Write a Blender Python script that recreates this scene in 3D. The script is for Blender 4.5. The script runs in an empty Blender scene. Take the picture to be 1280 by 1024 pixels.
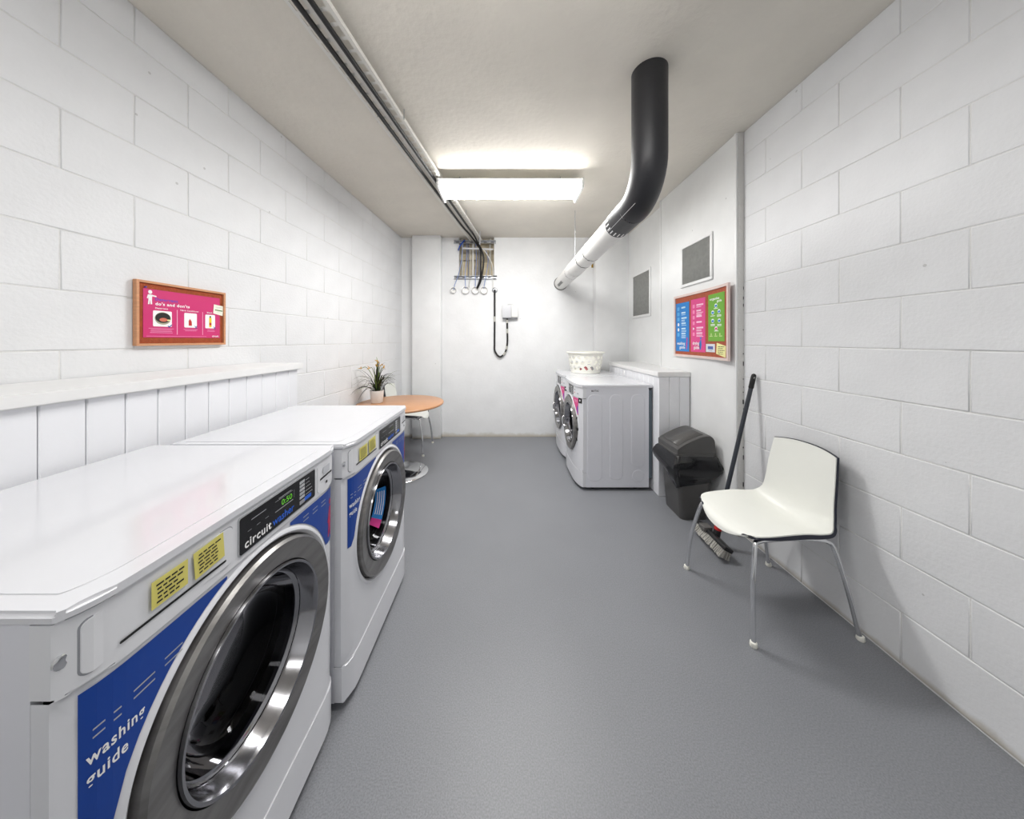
import bpy, bmesh, math, random
from mathutils import Vector, Matrix, noise

random.seed(7)
R = math.radians
SC = bpy.context.scene
COL = SC.collection

# ------------------------------------------------------------------ camera, world, light, exposure
F, CX, CY, HC = 380.0, 632.0, 425.0, 1.38      # focal length in px (1280x1024), vanishing point, eye height
cd = bpy.data.cameras.new('camera')
cd.sensor_fit = 'HORIZONTAL'
cd.sensor_width = 36.0
cd.lens = 36.0 * F / 1280.0
cd.shift_x = (640.0 - CX) / 1280.0
cd.shift_y = -(512.0 - CY) / 1280.0
cd.clip_start = 0.02
cam = bpy.data.objects.new('camera', cd)
cam.location = (0, 0, HC)
cam.rotation_euler = (R(90), 0, 0)
COL.objects.link(cam)
SC.camera = cam

w = bpy.data.worlds.new('world')
w.use_nodes = True
w.node_tree.nodes['Background'].inputs[0].default_value = (0.8, 0.85, 0.9, 1)
w.node_tree.nodes['Background'].inputs[1].default_value = 0.05
SC.world = w
SC.view_settings.view_transform = 'Standard'
SC.view_settings.look = 'None'
SC.view_settings.gamma = 1
SC.view_settings.use_curve_mapping = False
SC.view_settings.exposure = 0.05

LAMPS = [(0.04, 2.72, 47.0), (0.0, 0.80, 16.0), (0.0, -0.90, 11.0)]      # x, y, diffuser radiance of each ceiling batten; last one added as fill
CEIL = 2.84

# ------------------------------------------------------------------ materials
def srgb(r, g, b):
    def f(c):
        c /= 255.0
        return c / 12.92 if c <= 0.04045 else ((c + 0.055) / 1.055) ** 2.4
    return (f(r), f(g), f(b), 1.0)

MATS = {}
def mat(name, rgb, rough=0.5, metal=0.0, var=0.0, vscale=8.0, bump=0.0, bscale=60.0, coat=0.0, emit=0.0, spec=0.5, stretch=None):
    if name in MATS:
        return MATS[name]
    m = bpy.data.materials.new(name)
    m.use_nodes = True
    nt = m.node_tree
    b = nt.nodes['Principled BSDF']
    c = srgb(*rgb)
    b.inputs['Base Color'].default_value = c
    b.inputs['Roughness'].default_value = rough
    b.inputs['Metallic'].default_value = metal
    b.inputs['Coat Weight'].default_value = coat
    b.inputs['Specular IOR Level'].default_value = spec
    if emit:
        b.inputs['Emission Color'].default_value = c
        b.inputs['Emission Strength'].default_value = emit
    tc = nt.nodes.new('ShaderNodeTexCoord')
    src = tc.outputs['Object']
    if stretch:
        mp = nt.nodes.new('ShaderNodeMapping')
        mp.inputs['Scale'].default_value = stretch
        nt.links.new(src, mp.inputs[0])
        src = mp.outputs[0]
    if var:
        n = nt.nodes.new('ShaderNodeTexNoise')
        n.inputs['Scale'].default_value = vscale
        n.inputs['Detail'].default_value = 6
        nt.links.new(src, n.inputs['Vector'])
        r = nt.nodes.new('ShaderNodeValToRGB')
        r.color_ramp.elements[0].position = 0.3
        r.color_ramp.elements[1].position = 0.7
        r.color_ramp.elements[0].color = tuple(x * (1 - var) for x in c[:3]) + (1,)
        r.color_ramp.elements[1].color = tuple(min(1, x * (1 + var * 0.6)) for x in c[:3]) + (1,)
        nt.links.new(n.outputs['Fac'], r.inputs[0])
        nt.links.new(r.outputs[0], b.inputs['Base Color'])
    if bump:
        n2 = nt.nodes.new('ShaderNodeTexNoise')
        n2.inputs['Scale'].default_value = bscale
        n2.inputs['Detail'].default_value = 5
        nt.links.new(src, n2.inputs['Vector'])
        bp = nt.nodes.new('ShaderNodeBump')
        bp.inputs['Strength'].default_value = bump
        bp.inputs['Distance'].default_value = 0.01
        nt.links.new(n2.outputs['Fac'], bp.inputs['Height'])
        nt.links.new(bp.outputs[0], b.inputs['Normal'])
    MATS[name] = m
    return m

def wall_mat(name, rgb, stain_h, stain_rgb, bump=0.25, bscale=90, rough=0.55, spots=True):
    """painted masonry: grain, a few specks, grime of irregular outline where the paint meets the floor"""
    m = mat(name, rgb, rough, 0, 0.035, 5.0, bump, bscale)
    nt = m.node_tree
    b = nt.nodes['Principled BSDF']
    base = b.inputs['Base Color'].links[0].from_socket
    geo = nt.nodes.new('ShaderNodeNewGeometry')
    sep = nt.nodes.new('ShaderNodeSeparateXYZ')
    nt.links.new(geo.outputs['Position'], sep.inputs[0])
    n = nt.nodes.new('ShaderNodeTexNoise')
    n.inputs['Scale'].default_value = 9
    n.inputs['Detail'].default_value = 7
    nt.links.new(geo.outputs['Position'], n.inputs['Vector'])
    mr = nt.nodes.new('ShaderNodeMath'); mr.operation = 'MULTIPLY'
    mr.inputs[1].default_value = stain_h * 2
    nt.links.new(n.outputs['Fac'], mr.inputs[0])
    ml = nt.nodes.new('ShaderNodeMapRange')
    nt.links.new(sep.outputs['Z'], ml.inputs[0])
    nt.links.new(mr.outputs[0], ml.inputs[2])
    ml.inputs[1].default_value = 0.0
    ml.inputs[3].default_value = 0.85
    ml.inputs[4].default_value = 0.0
    mx = nt.nodes.new('ShaderNodeMix'); mx.data_type = 'RGBA'
    nt.links.new(ml.outputs[0], mx.inputs[0])
    nt.links.new(base, mx.inputs[6])
    mx.inputs[7].default_value = srgb(*stain_rgb)
    out = mx.outputs[2]
    if spots:
        v = nt.nodes.new('ShaderNodeTexVoronoi')
        v.inputs['Scale'].default_value = 4.5
        v.inputs['Randomness'].default_value = 1.0
        nt.links.new(geo.outputs['Position'], v.inputs['Vector'])
        lt = nt.nodes.new('ShaderNodeMath'); lt.operation = 'LESS_THAN'
        lt.inputs[1].default_value = 0.028
        nt.links.new(v.outputs['Distance'], lt.inputs[0])
        ms = nt.nodes.new('ShaderNodeMath'); ms.operation = 'MULTIPLY'
        ms.inputs[1].default_value = 0.35
        nt.links.new(lt.outputs[0], ms.inputs[0])
        mx2 = nt.nodes.new('ShaderNodeMix'); mx2.data_type = 'RGBA'
        nt.links.new(ms.outputs[0], mx2.inputs[0])
        nt.links.new(out, mx2.inputs[6])
        mx2.inputs[7].default_value = srgb(120, 118, 112)
        out = mx2.outputs[2]
    nt.links.new(out, b.inputs['Base Color'])
    return m

M_block = wall_mat('painted_block', (226, 227, 229), 0.035, (150, 135, 105), 0.14, 70)
M_plaster = wall_mat('painted_plaster', (236, 237, 238), 0.06, (178, 168, 145), 0.15, 30)
M_panel = wall_mat('painted_panel', (234, 235, 235), 0.02, (170, 165, 150), 0.06, 20, 0.45)
M_edge = wall_mat('raw_panel_edge', (214, 213, 210), 0.03, (120, 112, 100), 0.5, 40)
M_mortar = mat('painted_mortar', (224, 224, 223), 0.7, 0, 0.05, 12, 0.5, 60)
M_ceil = mat('ceiling_paint', (224, 219, 209), 0.8, 0, 0.05, 3, 0.3, 30)
M_board = mat('boarding_paint', (230, 231, 235), 0.35, 0, 0.02, 6, 0.05, 25)
M_ledge = mat('ledge_paint', (230, 230, 230), 0.3, 0, 0.03, 8, 0.05, 25)
M_enamel = mat('white_enamel', (222, 223, 228), 0.22, 0, 0.012, 3, 0.02, 8, 0.2)
M_enamel_side = mat('side_enamel', (222, 223, 230), 0.35, 0, 0.015, 4, 0.02, 12)
M_console = mat('console_plastic', (224, 225, 229), 0.35, 0, 0.01, 4)
M_lid = mat('lid_enamel', (216, 217, 222), 0.16, 0, 0.02, 3.5, 0.03, 6, 0.3)
M_black = mat('black_gloss', (16, 16, 19), 0.2, 0, 0.1, 10)
M_rubber = mat('black_rubber', (12, 12, 12), 0.6)
M_slot = mat('slot_dark', (10, 10, 11), 0.6)
M_steel = mat('brushed_steel', (150, 148, 146), 0.38, 1.0, 0.25, 6, 0.05, 60, stretch=(1, 1, 6))
M_chrome = mat('chrome', (225, 226, 228), 0.08, 1.0)
M_drum = mat('drum_steel', (62, 62, 66), 0.4, 1.0, 0.2, 20)
M_blue = mat('decal_blue', (10, 62, 150), 0.35)
M_sky = mat('poster_blue', (10, 126, 206), 0.4)
M_pink = mat('poster_pink', (205, 42, 112), 0.4)
M_pink2 = mat('poster_light_pink', (222, 66, 138), 0.4)
M_green = mat('poster_green', (108, 172, 44), 0.4)
M_red = mat('figure_red', (190, 40, 84), 0.45)
M_white = mat('print_white', (244, 244, 244), 0.5)
M_grey = mat('print_grey', (150, 152, 158), 0.5)
M_key = mat('key_grey', (176, 178, 182), 0.4)
M_textblue = mat('print_blue', (36, 96, 205), 0.5)
M_textblue2 = mat('print_violet_blue', (72, 70, 190), 0.5)
M_yellow = mat('note_paper', (216, 206, 112), 0.8, 0, 0.04, 20)
M_cream = mat('cream_paper', (243, 238, 170), 0.8, 0, 0.03, 20)
M_ink = mat('ink', (28, 27, 24), 0.7)
M_led = mat('green_led', (96, 190, 40), 0.4, emit=0.5)
M_cork = mat('cork', (160, 76, 40), 0.9, 0, 0.18, 60, 0.4, 200)
M_cork2 = mat('cork_red', (176, 92, 66), 0.9, 0, 0.15, 60, 0.4, 200)
M_woodframe = mat('board_frame_wood', (205, 148, 108), 0.45, 0, 0.12, 30, stretch=(1, 1, 6))
M_paleframe = mat('board_frame_pale', (226, 206, 200), 0.5, 0, 0.06, 20)
M_vent = mat('vent_grey', (150, 151, 148), 0.5, 0, 0.1, 30)
M_shell = mat('chair_white', (232, 233, 227), 0.38)
M_navy = mat('chair_navy', (22, 26, 44), 0.35)
M_bin = mat('bin_plastic', (80, 79, 78), 0.30, 0, 0.05, 10, 0.05, 120)
M_bag = mat('bag_plastic', (14, 14, 17), 0.20, 0, 0, 1, 0.35, 7, 0.3)
M_handle = mat('broom_handle', (48, 52, 60), 0.4)
M_bristle = mat('bristle_grey', (178, 176, 170), 0.8, 0, 0.2, 40)
M_broomblock = mat('broom_block', (30, 30, 32), 0.5)
M_redplastic = mat('red_plastic', (190, 36, 36), 0.4)
M_pot = mat('pot_white', (236, 236, 234), 0.35)
M_soil = mat('soil', (42, 32, 24), 0.95, 0, 0.3, 60, 0.8, 80)
M_leaf = mat('leaf_green', (44, 62, 28), 0.5, 0, 0.25, 14)
M_leafdark = mat('leaf_dark', (30, 38, 26), 0.5, 0, 0.2, 14)
M_leaflight = mat('leaf_light', (120, 142, 70), 0.5, 0, 0.2, 14)
M_flower = mat('flower_amber', (214, 160, 48), 0.55, 0, 0.15, 30)
M_basket = mat('basket_plastic', (240, 239, 230), 0.4)
M_duct = mat('duct_white', (232, 231, 228), 0.42, 0, 0.03, 10, 0.25, 25)
M_ductblack = mat('duct_black', (38, 38, 42), 0.45, 0, 0.06, 12, 0.1, 30)
M_tape = mat('tape_grey', (84, 82, 80), 0.5, 0, 0.3, 50)
M_galv = mat('galvanised', (178, 180, 184), 0.35, 0.85, 0.2, 40)
M_tray = mat('tray_white', (228, 226, 220), 0.5)
M_cable = mat('cable_black', (14, 14, 15), 0.45)
M_cablegrey = mat('cable_grey', (188, 186, 178), 0.5)
M_cableblue = mat('cable_blue', (140, 160, 208), 0.45)
M_recess = mat('recess_brown', (188, 176, 152), 0.9, 0, 0.4, 9, 0.6, 18)
M_recess2 = mat('recess_board', (214, 200, 170), 0.85, 0, 0.2, 14, 0.3, 18)
M_sleeve = mat('sleeve_white', (238, 238, 236), 0.4)
M_boxgrey = mat('box_grey', (206, 207, 211), 0.4)
M_brass = mat('brass', (150, 120, 50), 0.35, 0.8)
M_cloth = mat('cloth_red', (206, 110, 118), 0.9)
M_cloth2 = mat('cloth_grey', (160, 162, 166), 0.9)
M_lampbody = mat('lamp_body', (236, 236, 234), 0.4)
M_yellowp = mat('print_yellow', (238, 204, 40), 0.5)
M_khaki = mat('print_khaki', (168, 164, 140), 0.6)
M_skin = mat('print_salmon', (206, 110, 86), 0.6)
M_hot = mat('tag_magenta', (214, 40, 140), 0.4)

def wood_mat():
    m = bpy.data.materials.new('table_wood')
    m.use_nodes = True
    nt = m.node_tree
    b = nt.nodes['Principled BSDF']
    tc = nt.nodes.new('ShaderNodeTexCoord')
    mp = nt.nodes.new('ShaderNodeMapping')
    mp.inputs['Scale'].default_value = (3, 40, 3)
    n = nt.nodes.new('ShaderNodeTexNoise')
    n.inputs['Scale'].default_value = 1.5
    n.inputs['Detail'].default_value = 8
    r = nt.nodes.new('ShaderNodeValToRGB')
    r.color_ramp.elements[0].color = srgb(172, 122, 84)
    r.color_ramp.elements[1].color = srgb(200, 150, 110)
    nt.links.new(tc.outputs['Object'], mp.inputs[0])
    nt.links.new(mp.outputs[0], n.inputs['Vector'])
    nt.links.new(n.outputs['Fac'], r.inputs[0])
    nt.links.new(r.outputs[0], b.inputs['Base Color'])
    b.inputs['Roughness'].default_value = 0.32
    return m
M_wood = wood_mat()

def floor_mat():
    m = bpy.data.materials.new('grey_vinyl')
    m.use_nodes = True
    nt = m.node_tree
    b = nt.nodes['Principled BSDF']
    tc = nt.nodes.new('ShaderNodeTexCoord')
    n1 = nt.nodes.new('ShaderNodeTexNoise'); n1.inputs['Scale'].default_value = 220; n1.inputs['Detail'].default_value = 3
    n2 = nt.nodes.new('ShaderNodeTexNoise'); n2.inputs['Scale'].default_value = 2.2; n2.inputs['Detail'].default_value = 6
    for n in (n1, n2):
        nt.links.new(tc.outputs['Object'], n.inputs['Vector'])
    r1 = nt.nodes.new('ShaderNodeValToRGB')
    r1.color_ramp.elements[0].position = 0.35; r1.color_ramp.elements[1].position = 0.65
    r1.color_ramp.elements[0].color = srgb(118, 120, 125)
    r1.color_ramp.elements[1].color = srgb(136, 138, 143)
    nt.links.new(n1.outputs['Fac'], r1.inputs[0])
    mx = nt.nodes.new('ShaderNodeMix'); mx.data_type = 'RGBA'; mx.blend_type = 'MULTIPLY'
    r2 = nt.nodes.new('ShaderNodeValToRGB')
    r2.color_ramp.elements[0].position = 0.3; r2.color_ramp.elements[1].position = 0.7
    r2.color_ramp.elements[0].color = (0.93, 0.93, 0.93, 1)
    r2.color_ramp.elements[1].color = (1, 1, 1, 1)
    nt.links.new(n2.outputs['Fac'], r2.inputs[0])
    mx.inputs[0].default_value = 1
    nt.links.new(r1.outputs[0], mx.inputs[6]); nt.links.new(r2.outputs[0], mx.inputs[7])
    nt.links.new(mx.outputs[2], b.inputs['Base Color'])
    b.inputs['Roughness'].default_value = 0.42
    bp = nt.nodes.new('ShaderNodeBump'); bp.inputs['Strength'].default_value = 0.12; bp.inputs['Distance'].default_value = 0.004
    nt.links.new(n1.outputs['Fac'], bp.inputs['Height'])
    nt.links.new(bp.outputs[0], b.inputs['Normal'])
    return m
M_floor = floor_mat()

def glass_mat():
    m = bpy.data.materials.new('door_glass')
    m.use_nodes = True
    nt = m.node_tree
    nt.nodes.clear()
    out = nt.nodes.new('ShaderNodeOutputMaterial')
    tr = nt.nodes.new('ShaderNodeBsdfTransparent'); tr.inputs[0].default_value = (0.16, 0.16, 0.18, 1)
    gl = nt.nodes.new('ShaderNodeBsdfGlossy'); gl.inputs['Roughness'].default_value = 0.04
    gl.inputs[0].default_value = (0.40, 0.40, 0.42, 1)
    fr = nt.nodes.new('ShaderNodeFresnel'); fr.inputs[0].default_value = 1.28
    mx = nt.nodes.new('ShaderNodeMixShader')
    nt.links.new(fr.outputs[0], mx.inputs[0])
    nt.links.new(tr.outputs[0], mx.inputs[1]); nt.links.new(gl.outputs[0], mx.inputs[2])
    nt.links.new(mx.outputs[0], out.inputs[0])
    return m
M_glass = glass_mat()

# ------------------------------------------------------------------ mesh helpers
def link(o, parent=None):
    COL.objects.link(o)
    if parent is not None:
        o.parent = parent
    return o

def pyobj(name, verts, faces, m, parent=None, smooth=False):
    me = bpy.data.meshes.new(name)
    me.from_pydata(verts, [], faces)
    me.update()
    if smooth:
        for p in me.polygons:
            p.use_smooth = True
    me.materials.append(m)
    return link(bpy.data.objects.new(name, me), parent)

def bmobj(name, bm, m, parent=None, smooth=False, angle=None):
    bmesh.ops.recalc_face_normals(bm, faces=bm.faces)
    me = bpy.data.meshes.new(name)
    bm.to_mesh(me)
    bm.free()
    me.materials.append(m)
    if smooth:
        for p in me.polygons:
            p.use_smooth = True
        if angle is not None:
            me.set_sharp_from_angle(angle=R(angle))
    return link(bpy.data.objects.new(name, me), parent)

def add_box(bm, x0, x1, y0, y1, z0, z1, bev=0.0, seg=2):
    vs = [bm.verts.new(p) for p in ((x0, y0, z0), (x1, y0, z0), (x1, y1, z0), (x0, y1, z0),
                                    (x0, y0, z1), (x1, y0, z1), (x1, y1, z1), (x0, y1, z1))]
    fs = [bm.faces.new([vs[i] for i in q]) for q in ((3, 2, 1, 0), (4, 5, 6, 7), (0, 1, 5, 4), (1, 2, 6, 5), (2, 3, 7, 6), (3, 0, 4, 7))]
    if bev:
        es = list({e for f in fs for e in f.edges})
        bmesh.ops.bevel(bm, geom=es, offset=bev, segments=seg, affect='EDGES', profile=0.5)

def box(name, x0, x1, y0, y1, z0, z1, m, parent=None, bev=0.0, seg=2):
    bm = bmesh.new()
    add_box(bm, min(x0, x1), max(x0, x1), min(y0, y1), max(y0, y1), min(z0, z1), max(z0, z1), bev, seg)
    return bmobj(name, bm, m, parent, smooth=bool(bev), angle=40)

def add_tube(bm, pts, rad, n=10, cap=True):
    pts = [Vector(p) for p in pts]
    rads = rad if isinstance(rad, (list, tuple)) else [rad] * len(pts)
    rings = []
    up = None
    for i, p in enumerate(pts):
        t = (pts[min(i + 1, len(pts) - 1)] - pts[max(i - 1, 0)]).normalized()
        if up is None:
            up = Vector((0, 0, 1)) if abs(t.z) < 0.9 else Vector((1, 0, 0))
        a = t.cross(up)
        if a.length < 1e-5:
            a = t.orthogonal()
        a.normalize()
        b = t.cross(a).normalized()
        up = -b if (-b).dot(up) > 0 else b
        rings.append([bm.verts.new(p + (a * math.cos(2 * math.pi * k / n) + b * math.sin(2 * math.pi * k / n)) * rads[i]) for k in range(n)])
    for r0, r1 in zip(rings, rings[1:]):
        # match twist: choose offset minimising distance
        best = min(range(n), key=lambda o: (r0[0].co - r1[o].co).length)
        d1 = (r0[1].co - r1[(best + 1) % n].co).length
        d2 = (r0[1].co - r1[(best - 1) % n].co).length
        sgn = 1 if d1 <= d2 else -1
        r1n = [r1[(best + sgn * k) % n] for k in range(n)]
        r1[:] = r1n
        for k in range(n):
            bm.faces.new((r0[k], r0[(k + 1) % n], r1[(k + 1) % n], r1[k]))
    if cap:
        bm.faces.new(rings[0]); bm.faces.new(rings[-1])

def tube(name, pts, rad, m, parent=None, n=10, cap=True):
    bm = bmesh.new()
    add_tube(bm, pts, rad, n, cap)
    return bmobj(name, bm, m, parent, True, 50)

def spline(ctrl, steps=8):
    """Catmull-Rom through control points"""
    c = [Vector(p) for p in ctrl]
    c = [c[0] * 2 - c[1]] + c + [c[-1] * 2 - c[-2]]
    out = []
    for i in range(1, len(c) - 2):
        for s in range(steps):
            t = s / steps
            p0, p1, p2, p3 = c[i - 1], c[i], c[i + 1], c[i + 2]
            out.append(0.5 * ((2 * p1) + (p2 - p0) * t + (2 * p0 - 5 * p1 + 4 * p2 - p3) * t * t + (3 * p1 - p0 - 3 * p2 + p3) * t ** 3))
    out.append(c[-2])
    return out

def lathe(name, prof, m, parent=None, n=48, axis='z', centre=(0, 0, 0), smooth=True, angle=35, close=False):
    """prof: (radius, height) pairs; axis z (up) or y (pointing to +y)"""
    bm = bmesh.new()
    rings = []
    c = Vector(centre)
    for r, h in prof:
        if r < 1e-6:
            rings.append([bm.verts.new(c + (Vector((0, 0, h)) if axis == 'z' else Vector((0, h, 0))))])
        else:
            ring = []
            for k in range(n):
                a = 2 * math.pi * k / n
                v = Vector((r * math.cos(a), r * math.sin(a), h)) if axis == 'z' else Vector((r * math.cos(a), h, r * math.sin(a)))
                ring.append(bm.verts.new(c + v))
            rings.append(ring)
    pairs = list(zip(rings, rings[1:]))
    if close:
        pairs.append((rings[-1], rings[0]))
    for a, b in pairs:
        for k in range(n):
            k2 = (k + 1) % n
            if len(a) == 1 and len(b) == 1:
                continue
            if len(a) == 1:
                bm.faces.new((a[0], b[k2], b[k]))
            elif len(b) == 1:
                bm.faces.new((a[k], a[k2], b[0]))
            else:
                bm.faces.new((a[k], a[k2], b[k2], b[k]))
    return bmobj(name, bm, m, parent, smooth, angle)

def empty(name, loc, rotz=0.0):
    o = bpy.data.objects.new(name, None)
    o.empty_display_size = 0.1
    o.location = loc
    o.rotation_euler = (0, 0, R(rotz))
    return link(o)

def tag(o, label, cat, group=None):
    o['label'] = label
    o['category'] = cat
    if group:
        o['group'] = group
    return o

def struct(o, label=None):
    o['kind'] = 'structure'
    if label:
        o['label'] = label
    return o

def copy_tree(o, parent=None):
    c = o.copy()
    COL.objects.link(c)
    if parent is not None:
        c.parent = parent
    for ch in list(o.children):
        copy_tree(ch, c)
    return c

FLAT = lambda x, z: 0.0
def sheet(name, pts, m, parent, surf=FLAT, off=0.0, th=0.0006):
    """flat polygon given in the (x, z) plane facing -y, wrapped on surf, with a little thickness"""
    n = len(pts)
    front = [(x, surf(x, z) - off - th, z) for x, z in pts]
    back = [(x, surf(x, z) - off, z) for x, z in pts]
    faces = [tuple(range(n)), tuple(range(2 * n - 1, n - 1, -1))]
    for i in range(n):
        j = (i + 1) % n
        faces.append((i, n + i, n + j, j))
    bm = bmesh.new()
    vs = [bm.verts.new(p) for p in front + back]
    for f in faces:
        bm.faces.new([vs[i] for i in f])
    bmesh.ops.triangulate(bm, faces=[f for f in bm.faces if len(f.verts) > 4])
    return bmobj(name, bm, m, parent)

def rect(x0, z0, x1, z1, nx=1):
    xs = [x0 + (x1 - x0) * i / nx for i in range(nx + 1)]
    return [(x, z0) for x in xs] + [(x, z1) for x in reversed(xs)]

def rrect(x0, z0, x1, z1, r, n=5):
    out = []
    for cx, cz, a0 in ((x1 - r, z0 + r, -90), (x1 - r, z1 - r, 0), (x0 + r, z1 - r, 90), (x0 + r, z0 + r, 180)):
        for k in range(n + 1):
            a = R(a0 + 90 * k / n)
            out.append((cx + r * math.cos(a), cz + r * math.sin(a)))
    return out

def ell(cx, cz, rx, rz, n=20):
    return [(cx + rx * math.cos(2 * math.pi * k / n), cz + rz * math.sin(2 * math.pi * k / n)) for k in range(n)]

def strips(name, rects, m, parent, surf=FLAT, off=0.0012):
    """several thin printed strokes (x0,z0,x1,z1) joined into one printed part"""
    vs, fs = [], []
    for x0, z0, x1, z1 in rects:
        i = len(vs)
        vs += [(x0, surf(x0, z0) - off, z0), (x1, surf(x1, z0) - off, z0), (x1, surf(x1, z1) - off, z1), (x0, surf(x0, z1) - off, z1)]
        fs.append((i, i + 1, i + 2, i + 3))
    o = pyobj(name, vs, fs, m, parent)
    o['kind'] = 'stuff'
    return o

def text(name, body, x, z, height, m, parent, surf=FLAT, off=0.0012, bold=0.02, width=None, rot=0.0, shear=0.0, align='LEFT'):
    """lettering lying on the (x, z) plane; height = cap height in metres"""
    cu = bpy.data.curves.new(name, 'FONT')
    cu.body = body
    cu.size = 1.0
    cu.offset = bold
    cu.shear = shear
    cu.align_x = align
    cu.space_character = 1.12 if bold > 0.015 else 1.0
    cu.resolution_u = 3
    o = bpy.data.objects.new(name, cu)
    COL.objects.link(o)
    bpy.context.view_layer.update()
    dg = bpy.context.evaluated_depsgraph_get()
    me = bpy.data.meshes.new_from_object(o.evaluated_get(dg))
    bpy.data.objects.remove(o)
    bpy.data.curves.remove(cu)
    s = height / 0.70
    xs = [v.co.x for v in me.vertices] or [0, 1]
    sx = s if width is None else width / (max(xs) - min(xs))
    x_min = min(xs) if width is not None else 0
    ca, sa = math.cos(R(rot)), math.sin(R(rot))
    for v in me.vertices:
        a, b = (v.co.x - x_min) * sx, v.co.y * s
        X, Z = x + a * ca - b * sa, z + a * sa + b * ca
        v.co = (X, surf(X, Z) - off, Z)
    me.materials.clear()
    me.materials.append(m)
    me.name = name
    return link(bpy.data.objects.new(name, me), parent)

def scribble(x0, z0, x1, z1, rows, rng, lead=0.55, words=4):
    """rows of short strokes standing for handwriting / print too small to read"""
    out = []
    h = (z1 - z0) / rows
    for r in range(rows):
        zt = z1 - h * (r + 0.5)
        x = x0 + rng.uniform(0, 0.06) * (x1 - x0)
        end = x0 + (x1 - x0) * rng.uniform(0.72, 1.0)
        while x < end:
            wl = (x1 - x0) / words * rng.uniform(0.5, 1.1)
            out.append((x, zt - h * lead / 2, min(x + wl, end), zt + h * lead / 2))
            x += wl + (x1 - x0) * 0.05
    return out

# ------------------------------------------------------------------ room shell
YB = 4.334          # back wall
YF = -1.6           # wall behind the camera
XR = 1.675          # right block wall
XP = 1.63           # near partition face
XP2 = 1.70          # far partition face
XLB = -1.483        # left wall at the back corner
SL = 0.047          # the left wall opens towards the camera
def xleft(y):
    return XLB - SL * (YB - y)

struct(box('floor', -2.2, 2.0, YF - 0.1, YB + 0.4, -0.1, 0.0, M_floor))
struct(box('ceiling', -2.2, 2.0, YF - 0.1, YB + 0.4, CEIL, CEIL + 0.1, M_ceil))
struct(box('wall_front', -2.2, 2.0, YF - 0.1, YF, 0, CEIL, M_plaster))

# back wall with the service opening
def back_wall():
    hx0, hx1, hz0 = -0.665, -0.165, 2.285
    bm = bmesh.new()
    add_box(bm, -2.2, hx0, YB, YB + 0.3, 0, CEIL)
    add_box(bm, hx1, 2.0, YB, YB + 0.3, 0, CEIL)
    add_box(bm, hx0, hx1, YB, YB + 0.3, 0, hz0)
    wb = struct(bmobj('wall_back', bm, M_plaster))
    r = box('opening_backing', hx0, hx1, YB + 0.09, YB + 0.3, hz0, CEIL, M_recess, wb)
    box('opening_board', hx0 + 0.02, hx0 + 0.20, YB + 0.075, YB + 0.09, hz0, 2.52, M_recess2, wb)
    box('opening_board', hx1 - 0.20, hx1 - 0.02, YB + 0.075, YB + 0.09, hz0, 2.50, M_recess2, wb)
    box('opening_beam', hx0, hx0 + 0.25, YB + 0.05, YB + 0.09, 2.53, 2.62, M_recess, wb, 0.008)
    return wb
wall_back = back_wall()

# pillars in the back corners
def pillar(name, x0, x1, y0):
    bm = bmesh.new()
    add_box(bm, x0, x1, y0, YB, 0, CEIL, 0.008, 2)
    o = bmobj(name, bm, M_plaster, None, True, 40)
    return struct(o)
pillar('wall_pillar_left', -1.305, -0.905, 4.235)
pillar('wall_pillar_right', 1.245, XP2 + 0.02, 4.195)

# block walls -----------------------------------------------------------------
COURSE = 0.2225
BL = 0.43
BLOCKS = {}
def block_mesh(length, height, seed):
    key = (round(length, 3), round(height, 3), seed)
    if key in BLOCKS:
        return BLOCKS[key]
    rng = random.Random(hash(key) & 0xffff)
    j, d, b = 0.0020, 0.0019, 0.0030
    x0, x1, z0, z1 = j, length - j, j, height - j
    vs, fs = [], []
    nx = 4
    # outer (at the joint) and front loops with a slightly uneven arris
    def loop(inset, y):
        p = []
        for k in range(nx):
            p.append((x0 + inset + (x1 - x0 - 2 * inset) * k / nx, z0 + inset))
        p.append((x1 - inset, z0 + inset)); p.append((x1 - inset, (z0 + z1) / 2))
        for k in range(nx):
            p.append((x1 - inset - (x1 - x0 - 2 * inset) * k / nx, z1 - inset))
        p.append((x0 + inset, z1 - inset)); p.append((x0 + inset, (z0 + z1) / 2))
        return [(x + rng.uniform(-.0009, .0009), y, z + rng.uniform(-.0009, .0009)) for x, z in p]
    l0 = loop(0, 0.002)
    l1 = loop(0.0004, -d + b * 0.5)
    l2 = loop(b, -d)
    n = len(l0)
    vs = l0 + l1 + l2
    for a in (0, n):
        for k in range(n):
            k2 = (k + 1) % n
            fs.append((a + k, a + k2, a + n + k2, a + n + k))
    fs.append(tuple(range(2 * n, 3 * n)))
    me = bpy.data.meshes.new('concrete_block')
    me.from_pydata(vs, [], fs)
    for p in me.polygons[:-1]:
        p.use_smooth = True
    me.materials.append(M_block)
    BLOCKS[key] = me
    return me

def lay_blocks(wall, s_start, s_end, joint_odd, joint_even):
    """wall-local x runs along the wall (left to right seen from the room); z up; room side is -y"""
    k = 0
    z = 0.0055
    rng = random.Random(3)
    while z < CEIL - 0.02:
        h = min(COURSE, CEIL - z)
        j0 = joint_odd if k % 2 else joint_even
        n0 = math.floor((s_start - j0) / BL)
        x = j0 + n0 * BL
        while x < s_end - 1e-4:
            a, b = max(x, s_start), min(x + BL, s_end)
            if b - a > 0.02:
                o = bpy.data.objects.new('concrete_block', block_mesh(b - a, h, rng.randint(0, 2) if b - a > BL - .01 else 0))
                o.location = (a, -0.0002 * rng.randint(0, 4), z)
                link(o, wall)
            x += BL
        z += COURSE
        k += 1

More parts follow.
